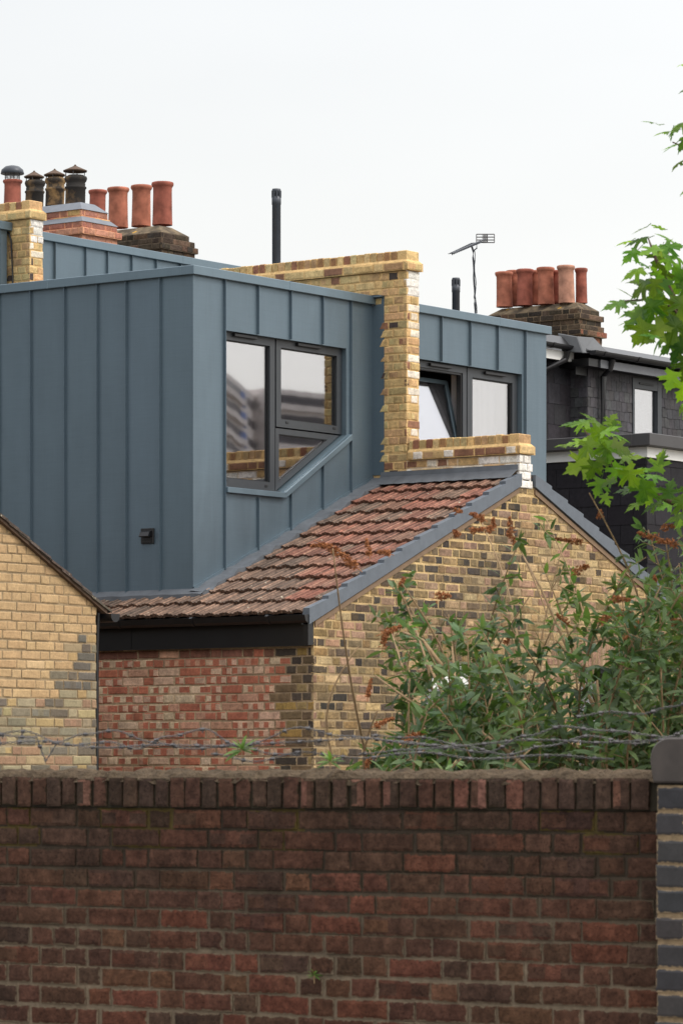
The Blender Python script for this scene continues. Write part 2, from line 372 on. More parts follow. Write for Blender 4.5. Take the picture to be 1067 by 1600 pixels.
def soldier_row(b, P, a0, a1, z0, z1, d0, d1, pal, r, w=.065, joint=.010, jz=.004):
    """bricks on edge: P(a,z,d) -> point; solid little blocks with eased arrises"""
    a = a0
    while a < a1-.02:
        e = min(a+w+r.uniform(-.003, .003), a1); c = pal(a, r); zt = z1+r.uniform(-jz, jz); q = .006
        b.edge = 0.
        lo = b.vs([P(a, z0, d0), P(e, z0, d0), P(e, z0, d1), P(a, z0, d1)])
        m1 = b.vs([P(a, zt-q, d0), P(e, zt-q, d0), P(e, zt-q, d1), P(a, zt-q, d1)])
        b.edge = 1.
        tp = b.vs([P(a+q, zt, d0+q*(1 if d1 > d0 else -1)), P(e-q, zt, d0+q*(1 if d1 > d0 else -1)), P(e-q, zt, d1-q*(1 if d1 > d0 else -1)), P(a+q, zt, d1-q*(1 if d1 > d0 else -1))])
        fr = b.vs([P(e-q, z0+q, d1), P(a+q, z0+q, d1), P(a+q, zt-q*2, d1), P(e-q, zt-q*2, d1)])
        for k in range(4):
            if k != 2: b.face((lo[k], lo[(k+1) % 4], m1[(k+1) % 4], m1[k]), c)
            b.face((m1[k], m1[(k+1) % 4], tp[(k+1) % 4], tp[k]), c)
        o4 = (lo[2], lo[3], m1[3], m1[2])
        for k in range(4): b.face((o4[k], o4[(k+1) % 4], fr[(k+1) % 4], fr[k]), c)
        b.face(fr, c)
        b.face(tp, c)
        a = e+joint

# ================================================================ GROUND
RW = -13.9           # street face of the boundary wall
b = MB(); b.box((-1500, -1500, -.6), (1500, 1500, 0)); o = b.build('ground', M['soil']); tag(o, 'flat earth and gravel yards around the houses', kind='structure')
b = MB(); b.box((-400, -300, .004), (-27, 300, 2.1)); o = b.build('embankment', M['soil']); tag(o, 'raised ground on the street side', kind='structure')
b = MB(); b.box((-16.5, -300, .004), (RW+.1, 300, 2.12)); b.box((-27, -300, .004), (-24, 300, 2.12))
o = b.build('pavement', M['paving']); tag(o, 'raised pavements along the street', kind='structure')
b = MB(); b.box((-24, -300, .004), (-16.5, 300, 2.0)); o = b.build('road', M['asphalt']); tag(o, 'street behind the brick wall', kind='structure')
b = MB()
for s0 in (-16.62, -24.0): b.box((s0, -300, 2.0), (s0+.12, 300, 2.126))
o = b.build('kerb', M['paving']); tag(o, 'stone kerbs of the street', kind='structure')

# ================================================================ PALETTES
YEL = [rgb(168, 144, 104), rgb(160, 134, 94), rgb(174, 149, 110), rgb(150, 125, 88), rgb(160, 138, 104)]
STK = [rgb(126, 106, 74), rgb(108, 90, 66), rgb(138, 116, 78), rgb(96, 80, 60), rgb(84, 72, 58), rgb(120, 98, 74), rgb(128, 106, 68), rgb(106, 90, 68)]
DRK = [rgb(64, 56, 48), rgb(74, 64, 54), rgb(84, 70, 56), rgb(56, 50, 44)]
PNK = [rgb(152, 120, 96), rgb(140, 108, 90), rgb(160, 130, 106)]
RED = [rgb(142, 90, 70), rgb(130, 82, 64), rgb(150, 100, 80)]
PAR = [rgb(204, 176, 124), rgb(196, 164, 112), rgb(182, 154, 106), rgb(188, 168, 118), rgb(168, 136, 98), rgb(196, 158, 114), rgb(178, 156, 110)]
BUFF = rgb(206, 178, 128); MGREY = rgb(150, 130, 98); ORM = rgb(206, 172, 118); WHT = rgb(222, 218, 210)

def pal_gable(a, z, r, hd):
    right = a > 3.13+.05*math.sin(z*30)
    q = r.random()
    if right and z > 3.4:
        if q < .70: c = r.choice(YEL)
        elif q < .88: c = r.choice(PNK)
        elif q < .95: c = r.choice(STK)
        else: c = r.choice(DRK+RED)
    else:
        dark = .35 if (z > 5.0) else .2
        if q < dark*.8: c = r.choice(DRK)
        elif q < .76: c = r.choice(STK)
        elif q < .88: c = r.choice(PNK)
        else: c = r.choice(YEL)
        if 4.9 < z < 5.9 and .8 < a < 3: c = mixc(c, rgb(84, 76, 70), .25)
    c = jit(c, r, .16)
    if r.random() < .4 and not hd:
        return [c, jit(mixc(c, r.choice(DRK+STK), .5), r, .1)] if r.random() < .5 else [jit(mixc(c, r.choice(STK), .5), r), c]
    return c
def mort_gable(a, z):
    rk = (4.93+.425*min(a, 6.26-a))-z           # distance under the raking edge: fresh buff pointing near it
    k = max(0, min(1, 1.15-rk/.42+nz3(a*2, z*2, 3)*.7)); k = max(k, max(0, 1-a/.25)*(1 if z > 4.45 else 0))
    k = max(k, (.9 if abs(nz3(a*1.3, z*4, 8)) > .33 else 0)) if z > 5.0 else k
    return mixc(MGREY, BUFF, k)

# ================================================================ THE PAIRED BACK EXTENSION (brick, tiled roof)
PM = .425; RZ = 4.93
def zroof(s): return RZ+PM*(s if s < 3.13 else 6.26-s)
house = thing('brick_house', 'brick back extension with gable end and ribbed red tile roof', 'house', (1.5, 2.0, 0))
wl = on_w(662, 978, 0); wr = on_w(748, 978, 0); H1 = (wl[0], wr[0], 3.0, 4.575)
xl = on_w(905, 990, 0); xr = on_w(966, 990, 0); H2 = (xl[0], xr[0], 3.0, 4.5+.075)
g1 = Wall((0, 0, 0), (1, 0, 0), (0, -1, 0), 5)
A1 = (H1[0]-.02, H1[1]+.12, 4.575, 4.80); A2 = (H2[0]-.08, H2[1]+.04, 4.575, 4.80)
g1.lay(0, 6.26, 3.0, 6.3, pal_gable, mort_gable, holes=[H1, H2, A1, A2], e0=.006, w0=1, sl=.198, hl=.093, joint=.013)
for AA, pl in ((A1, STK), (A2, PNK)):
    x = AA[0]
    while x < AA[1]-.03:
        g1.brick(x, x+.064, AA[2]+.006, AA[3]-.006, jit(g1.r.choice(pl), g1.r), mort=MGREY); x += .074
    g1.b.mat = 1; g1.b.poly([g1.P(AA[0], AA[2]), g1.P(AA[1], AA[2]), g1.P(AA[1], AA[3]), g1.P(AA[0], AA[3])], mixc(MGREY, PNK[0], .3)); g1.b.mat = 0
g1.b.build('gable_wall', [M['brick'], M['mortar']], house,
           clips=[((0, 0, RZ-.03), (-PM, 0, 1)), ((6.26, 0, RZ-.03), (PM, 0, 1))])
def pal_side(a, z, r, hd):
    qx = .30+(.09 if int(round(z/.075)) % 2 else 0)
    if a < qx: return jit(r.choice(STK[:4]+DRK[:2]+[rgb(150, 122, 70)]), r, .12)
    if z > 4.58 and r.random() < .7: return jit(mixc(r.choice(RED), rgb(60, 50, 44), .45), r)
    P1 = rgb(184, 152, 128); P2 = rgb(158, 96, 74); P3 = rgb(188, 164, 136); P4 = rgb(172, 130, 106)
    q = r.random()
    if q < .26: return jit(r.choice([P2, P4]), r, .1)
    if q < .40: return jit(r.choice([P1, P3]), r, .1)
    n = 2 if hd else r.choice([2, 3, 3, 4]); seq = [P1, P2] if r.random() < .6 else ([P2, P3] if r.random() < .5 else [P2, P4])
    return [jit(seq[k % 2], r, .1) for k in range(n)]
g2 = Wall((0, 0, 0), (0, 1, 0), (-1, 0, 0), 7)
g2.lay(0, 5.9, 3.0, 4.725, pal_side, lambda a, z: mixc(rgb(172, 150, 120), rgb(142, 122, 98), max(0, min(1, .5+nz3(a, z*3)))), w0=0, e0=.006, ch=.075)
g2.b.build('side_wall', [M['brick_clean'], M['mortar']], house)
b = MB(); WC = rgb(140, 116, 86); b.mat = 0
b.box((.02, .02, 0), (6.24, 5.9, 2.995), WC); b.box((6.1, .03, 2.995), (6.24, 5.9, 4.9), WC)
b.box((.03, 5.8, 2.995), (6.1, 5.9, 4.9), WC)
b.build('lower_wall', [M['mortar']], house)

def tiles(name, s_lo, s_hi, wa, wb, side, parent, rows, seed, cut=None):
    """interlocking ribbed tiles: side=+1 rises with s, -1 mirrored"""
    r = random.Random(seed); b = MB(); th = math.atan(PM); L = (s_hi-s_lo)/math.cos(th); g = L/rows
    st = .0085
    for i in range(rows):
        l0 = i*g+r.uniform(-.004, .004); l1 = (i+1)*g+.03
        w_a, w_b = (wa, wb) if cut is None else cut(s_lo+(i+.3)*g*math.cos(th))
        n = int((w_b-w_a)/st); off = (i % 2)*.15+.04
        cols = []; prof = []; slip = []
        for k in range(n+1):
            w = w_a+(w_b-w_a)*k/n
            t = (w+off)/.30; ti = math.floor(t); ph = (t-ti)
            rib = .5+.5*math.cos(2*math.pi*ph*8); big = .5+.5*math.cos(2*math.pi*(ph*2))
            h = .008*max(0, min(1, rib*1.6-.3))+.015*max(0, min(1, big*1.8-.5))
            if ph > .965: h -= .008
            rr = random.Random(ti*131+i*977+seed); q = rr.random(); h += (rr.random()-.5)*.010; slip.append((rr.random()-.5)*.016)
            prof.append((w, h))
            s_mid = s_lo+(i+.5)*g*math.cos(th)
            mossy = max(0., min(1., 1.5-s_mid*1.05+max(0, w-.55)*.55 - (.75 if w < .5 and s_mid < 1.4 else 0)))
            red = rgb(138, 84, 68) if q < .5 else (rgb(122, 72, 58) if q < .75 else rgb(128, 90, 72))
            gry = rgb(112, 92, 78) if q < .6 else rgb(92, 80, 70)
            c = gry if (rr.random() < .12+mossy*.9) else red
            c = mixc(c, gry, .35*rr.random())
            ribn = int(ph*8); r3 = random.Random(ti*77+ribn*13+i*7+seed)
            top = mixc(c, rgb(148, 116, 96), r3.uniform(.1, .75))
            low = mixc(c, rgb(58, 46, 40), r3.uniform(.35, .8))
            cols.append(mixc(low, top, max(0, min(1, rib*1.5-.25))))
        def PT(w, l, h):
            s = s_lo+l*math.cos(th); z = zroof(s_lo) + l*math.sin(th)
            s -= math.sin(th)*h; z += math.cos(th)*h
            return (s if side > 0 else 6.26-s, w, z)
        rowsp = []
        lip = []
        for (q, (ll, hh)) in enumerate(((l0, .040), (lerp(l0, l1, .5), .026), (l1, .012))):
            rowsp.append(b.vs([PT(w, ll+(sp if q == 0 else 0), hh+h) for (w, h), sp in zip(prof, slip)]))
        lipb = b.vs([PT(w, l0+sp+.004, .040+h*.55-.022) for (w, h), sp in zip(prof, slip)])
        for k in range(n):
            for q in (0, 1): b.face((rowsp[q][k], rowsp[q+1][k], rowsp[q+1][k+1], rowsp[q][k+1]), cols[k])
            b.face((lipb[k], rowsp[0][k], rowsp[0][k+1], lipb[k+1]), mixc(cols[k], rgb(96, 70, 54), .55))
        for (kk) in (0, n):   # closed verge end of each course
            pass
    return b.build(name, [M['tile']], parent, fixn=False)
def cutf(s): return (0.0, 1.66) if s > .36 else (0.0, 5.9)
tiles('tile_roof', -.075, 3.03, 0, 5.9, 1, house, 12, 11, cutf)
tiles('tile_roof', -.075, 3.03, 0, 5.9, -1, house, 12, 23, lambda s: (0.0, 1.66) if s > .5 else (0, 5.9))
# verge trims, stepped with the tile courses
for side, nm in ((1, 0), (-1, 1)):
    b = MB(); n = 12; S0, S1 = -.10, 3.02
    for i in range(n):
        a0, a1 = lerp(S0, S1, i/n), lerp(S0, S1, (i+1)/n)
        zt0, zt1 = RZ+PM*a0+.076, RZ+PM*a1+.050
        zb0, zb1 = RZ+PM*a0-.058, RZ+PM*a1-.058
        f = (lambda s: s) if side > 0 else (lambda s: 6.26-s)
        b.hexa([(f(a0), -.035, zb0), (f(a1), -.035, zb1), (f(a1), .05, zb1), (f(a0), .05, zb0),
                (f(a0), -.035, zt0), (f(a1), -.035, zt1), (f(a1), .03, zt1), (f(a0), .03, zt0)])
    b.build('verge_trim', M['leadgrey'], house)
b = MB()
for side in (1, -1):
    f = (lambda s: s) if side > 0 else (lambda s: 6.26-s)
    b.hexa([(f(.0), -.018, RZ-.115), (f(3.0), -.018, RZ+PM*3-.115), (f(3.0), .02, RZ+PM*3-.115), (f(0), .02, RZ-.115),
            (f(.0), -.018, RZ-.07), (f(3.0), -.018, RZ+PM*3-.07), (f(3.0), .02, RZ+PM*3-.07), (f(0), .02, RZ-.07)])
b.build('verge_batten', mat_plain('brown_batten', rgb(120, 98, 76), .8), house)
boxes('fascia', M['fascia'], house, ((-.045, -.005, 4.665), (-.008, 5.9, 4.875)), ((-.10, -.02, 4.66), (-.046, .03, 4.90)), ((-.049, 1.9, 4.663), (-.046, 1.96, 4.876)), ((-.052, .031, 4.655), (-.04, 5.9, 4.672)))
b = MB()   # half-round gutter under the tile edge
pr_ = [(-.05, 4.915), (-.055, 4.875), (-.08, 4.845), (-.115, 4.84), (-.145, 4.86), (-.16, 4.905), (-.152, 4.905), (-.14, 4.868), (-.113, 4.85), (-.083, 4.855), (-.063, 4.88), (-.058, 4.915)]
b.prism(pr_, lambda a, z, d: (a, d, z), -.02, 5.9); b.prism(pr_[:6], lambda a, z, d: (a, d, z), -.028, -.02)
b.build('gutter', M['gutter'], house)
for k in range(7):
    w = .35+k*.8; b = MB(); b.prism([(a-.004, z-.004) for a, z in pr_[:6]]+[(-.152, 4.915), (-.05, 4.92)], lambda a, z, d: (a, d, z), w, w+.03); b.build('gutter_bracket', M['gutter'], house)
# lead flashing dressed round the dormer foot and along the parapet
b = MB(); r = random.Random(3)
def onroof(s, w, h): return (s, w, zroof(s)+h)
N_ = 26
for i in range(N_):
    s0, s1 = lerp(.36, 3.02, i/N_), lerp(.36, 3.02, (i+1)/N_)
    ww = lambda s: 1.44+.018*math.sin(s*23.5)+.008*math.sin(s*51)
    hh = lambda s: .066+.010*math.sin(s*23.5)
    b.poly([onroof(s0, ww(s0), hh(s0)), onroof(s1, ww(s1), hh(s1)), onroof(s1, 1.6, hh(s1)+.014), onroof(s0, 1.6, hh(s0)+.014)])
    b.poly([onroof(s0, ww(s0), hh(s0)), onroof(s0, ww(s0), .0), onroof(s1, ww(s1), .0), onroof(s1, ww(s1), hh(s1))])
N_ = 40
for i in range(N_):
    w0, w1 = lerp(1.44, 5.9, i/N_), lerp(1.44, 5.9, (i+1)/N_)
    sw = lambda w: .335+.010*math.sin(w*21)
    b.poly([onroof(sw(w0), w0, .068), onroof(sw(w1), w1, .068), onroof(.42, w1, .085), onroof(.42, w0, .085)])
    b.poly([onroof(sw(w0), w0, .068), onroof(sw(w0), w0, 0), onroof(sw(w1), w1, 0), onroof(sw(w1), w1, .068)])
# along the parapet: apron on the tiles plus upstand
for i in range(20):
    w0, w1 = lerp(.0, 1.5, i/20), lerp(.0, 1.5, (i+1)/20)
    se = lambda w: 2.885+.008*math.sin(w*40)
    b.poly([onroof(se(w0), w0, .066), onroof(se(w1), w1, .066), onroof(3.0, w1, .095), onroof(3.0, w0, .095)])
    b.poly([onroof(3.0, w0, .095), onroof(3.0, w1, .095), onroof(3.012, w1, .135), onroof(3.012, w0, .135)])
b.build('lead_flashing', M['lead'], house)
# windows in the gable (mostly behind the bushes)
def simple_window(parent, s0, s1, z0, z1, fr, white=True):
    t = .06 if white else .045; y = .09
    f = MB()
    f.box((s0, y, z0), (s0+t, y+.06, z1)); f.box((s1-t, y, z0), (s1, y+.06, z1)); f.box((s0+t, y+.002, z1-t), (s1-t, y+.058, z1)); f.box((s0+t, y+.002, z0), (s1-t, y+.058, z0+t))
    zm = 4.39 if white else 4.02
    f.box((s0+t, y-.02, zm-.05), (s1-t, y+.05, zm+.04)); f.box((s0+t, y-.005, zm+.042), (s1-t, y+.045, zm+.06))
    w = f.build('window', fr, parent)
    g = MB(); g.box((s0+t, y+.03, z0+t), (s1-t, y+.034, zm-.05)); g.box((s0+t, y+.03, zm+.06), (s1-t, y+.034, z1-t)); g.build('pane', M['glass_dark'], w)
    q = MB(); q.box((s0-.02, .0, z0-.02), (s0, .2, z1+.02)); q.box((s1, .0, z0-.02), (s1+.02, .2, z1+.02)); q.box((s0, .001, z1), (s1, .2, z1+.02))
    q.c = [(.3, .25, .19)]*len(q.c); q.build('reveal', [M['mortar']], w)
    q = MB(); q.box((s0-.3, .5, z0-.3), (s1+.3, .55, z1+.3)); q.build('pane_backing', mat_plain('dark_interior', rgb(34, 32, 30), .9, 0, .1, 3, 0), w)  # dark sheet behind the glass, coloured to pass for the unlit room
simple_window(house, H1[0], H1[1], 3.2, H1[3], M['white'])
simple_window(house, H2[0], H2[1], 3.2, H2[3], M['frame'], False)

# ================================================================ ZINC DORMERS
def face_poly(b, poly, holes, fn):
    """planar polygon with holes in (a,z); fn(a,z)->point"""
    rings = [[Vector((a, z, 0)) for a, z in poly]]+[[Vector((a, z, 0)) for a, z in h] for h in holes]
    flat = [p for rg in rings for p in rg]; i = b.vs([fn(p.x, p.y) for p in flat])
    for t in tessellate_polygon(rings): b.face([i[k] for k in t])
def seam(b, p0, p1, nrm, t=.0052, h=.026):
    p0, p1, nrm = Vector(p0), Vector(p1), Vector(nrm); d = (p1-p0).normalized(); sd = d.cross(nrm).normalized()
    q = [p0-sd*t, p0+sd*t, p0+sd*t*.55+nrm*h, p0-sd*t*.55+nrm*h]; q2 = [x+(p1-p0) for x in q]
    b.hexa([q[0], q[1], q[2], q[3], q2[0], q2[1], q2[2], q2[3]])
ZT = 7.95; DW = 1.597; DS = .413; ZC = 7.872
d1 = thing('zinc_dormer', 'blue grey standing seam zinc dormer with a window cut diagonally to follow the roof', 'dormer', (1.7, 3.5, 5.3))
# left long face
b = MB(); ws_ = [DW, 1.95, 2.329, 2.655, 3.029, 3.423, 3.80, 4.2, 4.6, 5.0, 5.4, 5.9]; r = random.Random(19)
for u, v in zip(ws_, ws_[1:]):
    k = 1+r.uniform(-.06, .06); b.poly([(DS, u, 5.03), (DS, v, 5.03), (DS, v, ZC), (DS, u, ZC)], (k, k*r.uniform(.99, 1.01), k*r.uniform(.99, 1.01)))
for w in (1.95, 2.329, 2.655, 3.029, 3.423, 3.80, 4.2, 4.6, 5.0, 5.4): seam(b, (DS, w, 5.12), (DS, w, ZC), (-1, 0, 0))
b.box((DS-.012, DW, 5.08), (DS-.002, 5.9, 5.132))
b.build('side_cladding', M['zinc'], d1)
HOLE = [(.854, 6.089), (1.656, 6.089), (2.615, 6.66), (2.615, 7.44), (.854, 7.44)]
b = MB(); zb = lambda s: zroof(s)+.03
face_poly(b, [(DS, zb(DS)), (3.03, zb(3.03)), (3.03, ZC), (DS, ZC)], [HOLE], lambda a, z: (a, DW, z))
Nw = (0, -1, 0)
def sillz(s): return 6.02 if s < 1.67 else 6.02+(s-1.67)*.595
for s in (.837,): seam(b, (s, DW, zb(s)+.03), (s, DW, ZC), Nw)
for s in (1.306, 1.777, 2.249): seam(b, (s, DW, 7.445), (s, DW, ZC), Nw)
for s in (1.306, 1.777, 2.249): seam(b, (s, DW, zb(s)+.03), (s, DW, sillz(s)), Nw)
seam(b, (2.673, DW, zb(2.673)+.03), (2.673, DW, ZC), Nw)
b.hexa([(DS, DW-.012, zb(DS)+.03), (3.02, DW-.012, zb(3.02)+.03), (3.02, DW-.001, zb(3.02)+.03), (DS, DW-.001, zb(DS)+.03),
        (DS, DW-.012, zb(DS)+.07), (3.02, DW-.012, zb(3.02)+.07), (3.02, DW-.001, zb(3.02)+.07), (DS, DW-.001, zb(DS)+.07)])
b.box((DS-.004, DW-.004, 5.2), (DS+.01, DW+.01, ZC))
b.build('front_cladding', M['zinc'], d1)
# reveal of the window opening
b = MB(); n = len(HOLE)
for i in range(n):
    (a0, z0), (a1, z1) = HOLE[i], HOLE[(i+1) % n]
    b.poly([(a0, DW, z0), (a1, DW, z1), (a1, DW+.14, z1), (a0, DW+.14, z0)])
b.build('window_reveal', M['zinc_trim'], d1)
b = MB()
b.box((DS-.04, DW-.04, ZC), (3.02, DW+.1, ZT)); b.box((DS-.04, DW+.1, ZC), (DS+.1, 5.9, ZT))
b.box((DS+.1, DW+.1, ZC-.02), (3.02, 5.9, ZT-.03))
b.box((DS-.042, 3.2, ZC-.003), (DS+.1, 3.215, ZT+.003)); b.box((1.72, DW-.042, ZC-.003), (1.732, DW+.1, ZT+.003))
b.build('roof_edge_trim', M['zinc_trim'], d1, bevel=.004)
b = MB(); b.box((DS+.06, 5.88, 5.0), (3.0, 5.9, 7.85)); b.box((DS+.06, DW+.02, 5.02), (3.0, 5.9, 5.06)); b.box((2.98, DW+.2, 5.06), (3.0, 5.88, 7.85)); b.box((DS+.06, DW+.2, 5.06), (DS+.08, 5.88, 7.85)); b.box((DS+.08, DW+.2, 7.8), (2.98, 5.88, 7.84))
b.build('inner_room', M['room'], d1)
b = MB(); b.box((1.02, 3.2, 5.06), (1.06, 3.24, 7.8)); b.build('door_frame', M['white'], d1)
# sill flashing: level, then following the diagonal
b = MB()
b.box((.84, DW-.045, 6.035), (1.67, DW+.02, 6.083))
b.hexa([(1.67, DW-.045, 6.035), (2.66, DW-.045, 6.035+.99*.592), (2.66, DW+.02, 6.035+.99*.592), (1.67, DW+.02, 6.035),
        (1.655, DW-.045, 6.083), (2.645, DW-.045, 6.083+.99*.592), (2.645, DW+.02, 6.083+.99*.592), (1.655, DW+.02, 6.083)])
b.build('sill_flashing', M['zinc_trim'], d1, bevel=.003)

def inset(poly, t):
    n = len(poly); out = []
    for i in range(n):
        p0, p1, p2 = Vector(poly[i-1]), Vector(poly[i]), Vector(poly[(i+1) % n])
        e1 = (p1-p0).normalized(); e2 = (p2-p1).normalized(); n1 = Vector((-e1.y, e1.x)); n2 = Vector((-e2.y, e2.x))
        k = 1+n1.dot(n2); out.append(tuple(p1+(n1+n2)*t/k))
    return out
def ring_frame(b, poly, t, y0, y1):
    """poly counter-clockwise in (a,z); a frame of width t between depths y0 (front) and y1"""
    q = inset(poly, t); n = len(poly)
    for i in range(n):
        j = (i+1) % n; a, c, d, e = poly[i], poly[j], q[j], q[i]
        b.hexa([(a[0], y0, a[1]), (c[0], y0, c[1]), (d[0], y0, d[1]), (e[0], y0, e[1]), (a[0], y1, a[1]), (c[0], y1, c[1]), (d[0], y1, d[1]), (e[0], y1, e[1])])
    return q
Y0 = DW+.05
wf = MB()
LP = [(.854, 6.10), (1.625, 6.10), (1.625, 7.44), (.854, 7.44)]
TP = [(1.645, 6.668), (2.612, 6.668), (2.612, 7.44), (1.645, 7.44)]
BP = [(1.645, 6.098), (1.672, 6.098), (2.60, 6.655), (1.645, 6.655)]
q1 = ring_frame(wf, LP, .070, Y0, Y0+.07); q2 = ring_frame(wf, TP, .070, Y0, Y0+.07)
BPs = [(1.645, 6.10), (2.59, 6.656), (1.645, 6.656)]
q3 = ring_frame(wf, BPs, .050, Y0+.008, Y0+.07)
wf.box((1.6255, Y0+.02, 6.1), (1.6445, Y0+.07, 7.44)); wf.box((.84, Y0-.03, 6.085), (1.66, Y0+.05, 6.099))
win = wf.build('window', M['frame'], d1)
b = MB()
for q in (q1, q2, q3): b.prism(inset(q, -.004), lambda a, z, d: (a, d, z), Y0+.03, Y0+.036)
b.build('pane', M['glass'], win)
b = MB()
for q in (q1, q2, q3): ring_frame(b, inset(q, -.001), .009, Y0+.018, Y0+.028)
b.build('gasket', M['frame_black'], win)
b = MB()
for s0, s1 in ((1.02, 1.34), (1.93, 2.27)): boxes('trickle_vent', M['frame_black'], win, ((s0, Y0-.03, 7.405), (s1, Y0+.005, 7.432)), bevel=.003)
b = MB()
for s, z in ((1.50, 6.135), (.93, 6.15), (1.80, 6.715), (2.50, 6.715)):
    boxes('drain_cap', M['frame_black'], win, ((s-.018, Y0-.006, z-.010), (s+.018, Y0+.001, z+.010)), bevel=.002)
# extract vent on the side face
vw0, vz0 = on_s(222, 850, DS); vw1, vz1 = on_s(242, 825, DS)
a, c = min(vw0, vw1), max(vw0, vw1)
vent = thing('wall_vent', 'small black square hooded vent on the zinc wall', 'vent', (DS, (a+c)/2, vz0))
b = MB(); b.box((DS-.018, a, vz0), (DS-.001, c, vz1)); b.build('vent_plate', M['plastic_black'], vent, bevel=.004)
b = MB(); m_ = .02
hp = [(DS-.018, vz1-.02), (DS-.05, vz1-.035), (DS-.066, vz1-.07), (DS-.062, vz1-.078), (DS-.018, vz1-.065)]
b.prism(hp, lambda x, z, d: (x, d, z), a+m_, c-m_)
b.build('hood', M['gutter'], vent)
b = MB()
for k in range(3): b.box((DS-.026, a+m_, vz0+.014+k*.018), (DS-.0185, c-m_, vz0+.022+k*.018))
b.build('louvre', M['plastic_black'], vent)

# things on the inner sill, seen through the glass
fl = thing('flower_vase', 'white blossoms in a vase behind the left pane of the diagonal window', 'flowers', (.93, DW+.30, 6.0))
b = MB(); b.lathe((.93, DW+.30, 6.0), [(.03, 0), (.045, .05), (.03, .13), (.035, .16)], 12); b.build('vase', M['white'], fl, smooth=True)
b = MB(); r = random.Random(8); st = MB()
for i in range(46):
    p = Vector((.95+r.gauss(0, .055), DW+.30+r.gauss(0, .03), 6.34+r.gauss(0, .10)))
    for k in range(5):
        t = k*1.257+r.random(); q = p+Vector((math.cos(t), r.uniform(-.5, .5), math.sin(t)))*.013
        b.poly([p, p+(q-p)*1.+Vector((.006, 0, .004)), q+(q-p)*.4, q+Vector((-.006, 0, .006))])
    if i % 4 == 0: st.tube([(.93, DW+.30, 6.13), p], .002, 4)
b.build('blossom', M['white'], fl, fixn=False); st.build('stem', M['stem'], fl)
cd = thing('patterned_box', 'small multicoloured box behind the glass low in the left pane', 'box', (1.08, DW+.28, 6.12))
b = MB(); b.box((1.02, DW+.26, 6.12), (1.14, DW+.30, 6.225), rgb(196, 170, 110)); b.build('carton', M['mortar'], cd)
b = MB()
for k, c in enumerate((rgb(206, 110, 60), rgb(90, 140, 120), rgb(220, 200, 150))): b.box((1.03+k*.036, DW+.256, 6.14), (1.055+k*.036, DW+.2595, 6.21), c)
b.build('coloured_panel', M['mortar'], cd)
b = MB(); b.box((.84, DW+.13, 5.97), (2.0, DW+.45, 6.0)); o = b.build('inner_sill', M['white'], d1)

# right-hand dormer
d2 = thing('zinc_dormer', 'blue grey zinc dormer right of the brick pier with its left sash tilted open', 'dormer', (4.6, 3.5, 5.3))
E2 = 5.881; H2p = [(3.35, 6.60), (5.457, 6.60), (5.457, 7.45), (3.35, 7.45)]
b = MB(); face_poly(b, [(3.215, 6.15), (E2, 5.05), (E2, ZC), (3.215, ZC)], [H2p], lambda a, z: (a, DW, z))
for s in (3.60, 4.093, 4.567, 5.029): seam(b, (s, DW, 7.455), (s, DW, ZC), Nw)
seam(b, (5.501, DW, 5.25), (5.501, DW, ZC), Nw)
b.build('front_cladding', M['zinc'], d2)
b = MB(); b.poly([(E2, DW, 5.0), (E2, 5.9, 5.0), (E2, 5.9, ZC), (E2, DW, ZC)])
for k in range(9): seam(b, (E2, 2.0+k*.43, 5.1), (E2, 2.0+k*.43, ZC), (1, 0, 0))
b.build('side_cladding', M['zinc'], d2)
b = MB()
for i in range(4):
    (a0, z0), (a1, z1) = H2p[i], H2p[(i+1) % 4]; b.poly([(a0, DW, z0), (a1, DW, z1), (a1, DW+.14, z1), (a0, DW+.14, z0)])
b.build('window_reveal', M['zinc_trim'], d2)
b = MB(); b.box((3.215, DW-.04, ZC), (E2+.04, DW+.1, ZT)); b.box((E2-.1, DW+.1, ZC), (E2+.04, 5.9, ZT)); b.box((3.215, DW+.1, ZC-.02), (E2-.1, 5.9, ZT-.03)); b.box((5.02, DW-.042, ZC-.003), (5.032, DW+.1, ZT+.003))
b.build('roof_edge_trim', M['zinc_trim'], d2, bevel=.004)
b = MB(); b.box((3.22, 5.88, 5.0), (E2-.05, 5.9, 7.85)); b.box((3.22, DW+.2, 6.0), (E2-.05, 5.88, 6.04)); b.box((E2-.08, DW+.2, 6.04), (E2-.06, 5.88, 7.8)); b.box((3.22, DW+.2, 7.8), (E2-.09, 5.87, 7.84)); b.box((3.22, DW+.2, 6.04), (3.24, 5.87, 7.8))
b.build('inner_room', M['room'], d2)
wf = MB(); sm = on_w(736, 640, DW)[0]
ring_frame(wf, [(3.35, 6.60), (sm-.008, 6.60), (sm-.008, 7.445), (3.35, 7.445)], .06, Y0, Y0+.07)
qr = ring_frame(wf, [(sm+.008, 6.60), (5.452, 6.60), (5.452, 7.445), (sm+.008, 7.445)], .085, Y0, Y0+.07)
wf.box((sm-.0075, Y0+.02, 6.6), (sm+.0075, Y0+.07, 7.445))
win2 = wf.build('window', M['frame'], d2)
b = MB(); b.prism(qr, lambda a, z, d: (a, d, z), Y0+.03, Y0+.036); b.build('pane', M['glass'], win2)
b = MB(); ring_frame(b, inset(qr, -.001), .012, Y0+.018, Y0+.028)
ring_frame(b, [(3.41, 6.66), (sm-.068, 6.66), (sm-.068, 7.385), (3.41, 7.385)], .02, Y0+.01, Y0+.06); b.build('gasket', M['frame_black'], win2)
b = MB()
for x0, x1 in ((676, 709), (762, 793)): boxes('trickle_vent', M['frame_black'], win2, ((on_w(x0, 560, DW)[0], Y0-.03, 7.405), (on_w(x1, 560, DW)[0], Y0+.005, 7.432)), bevel=.003)
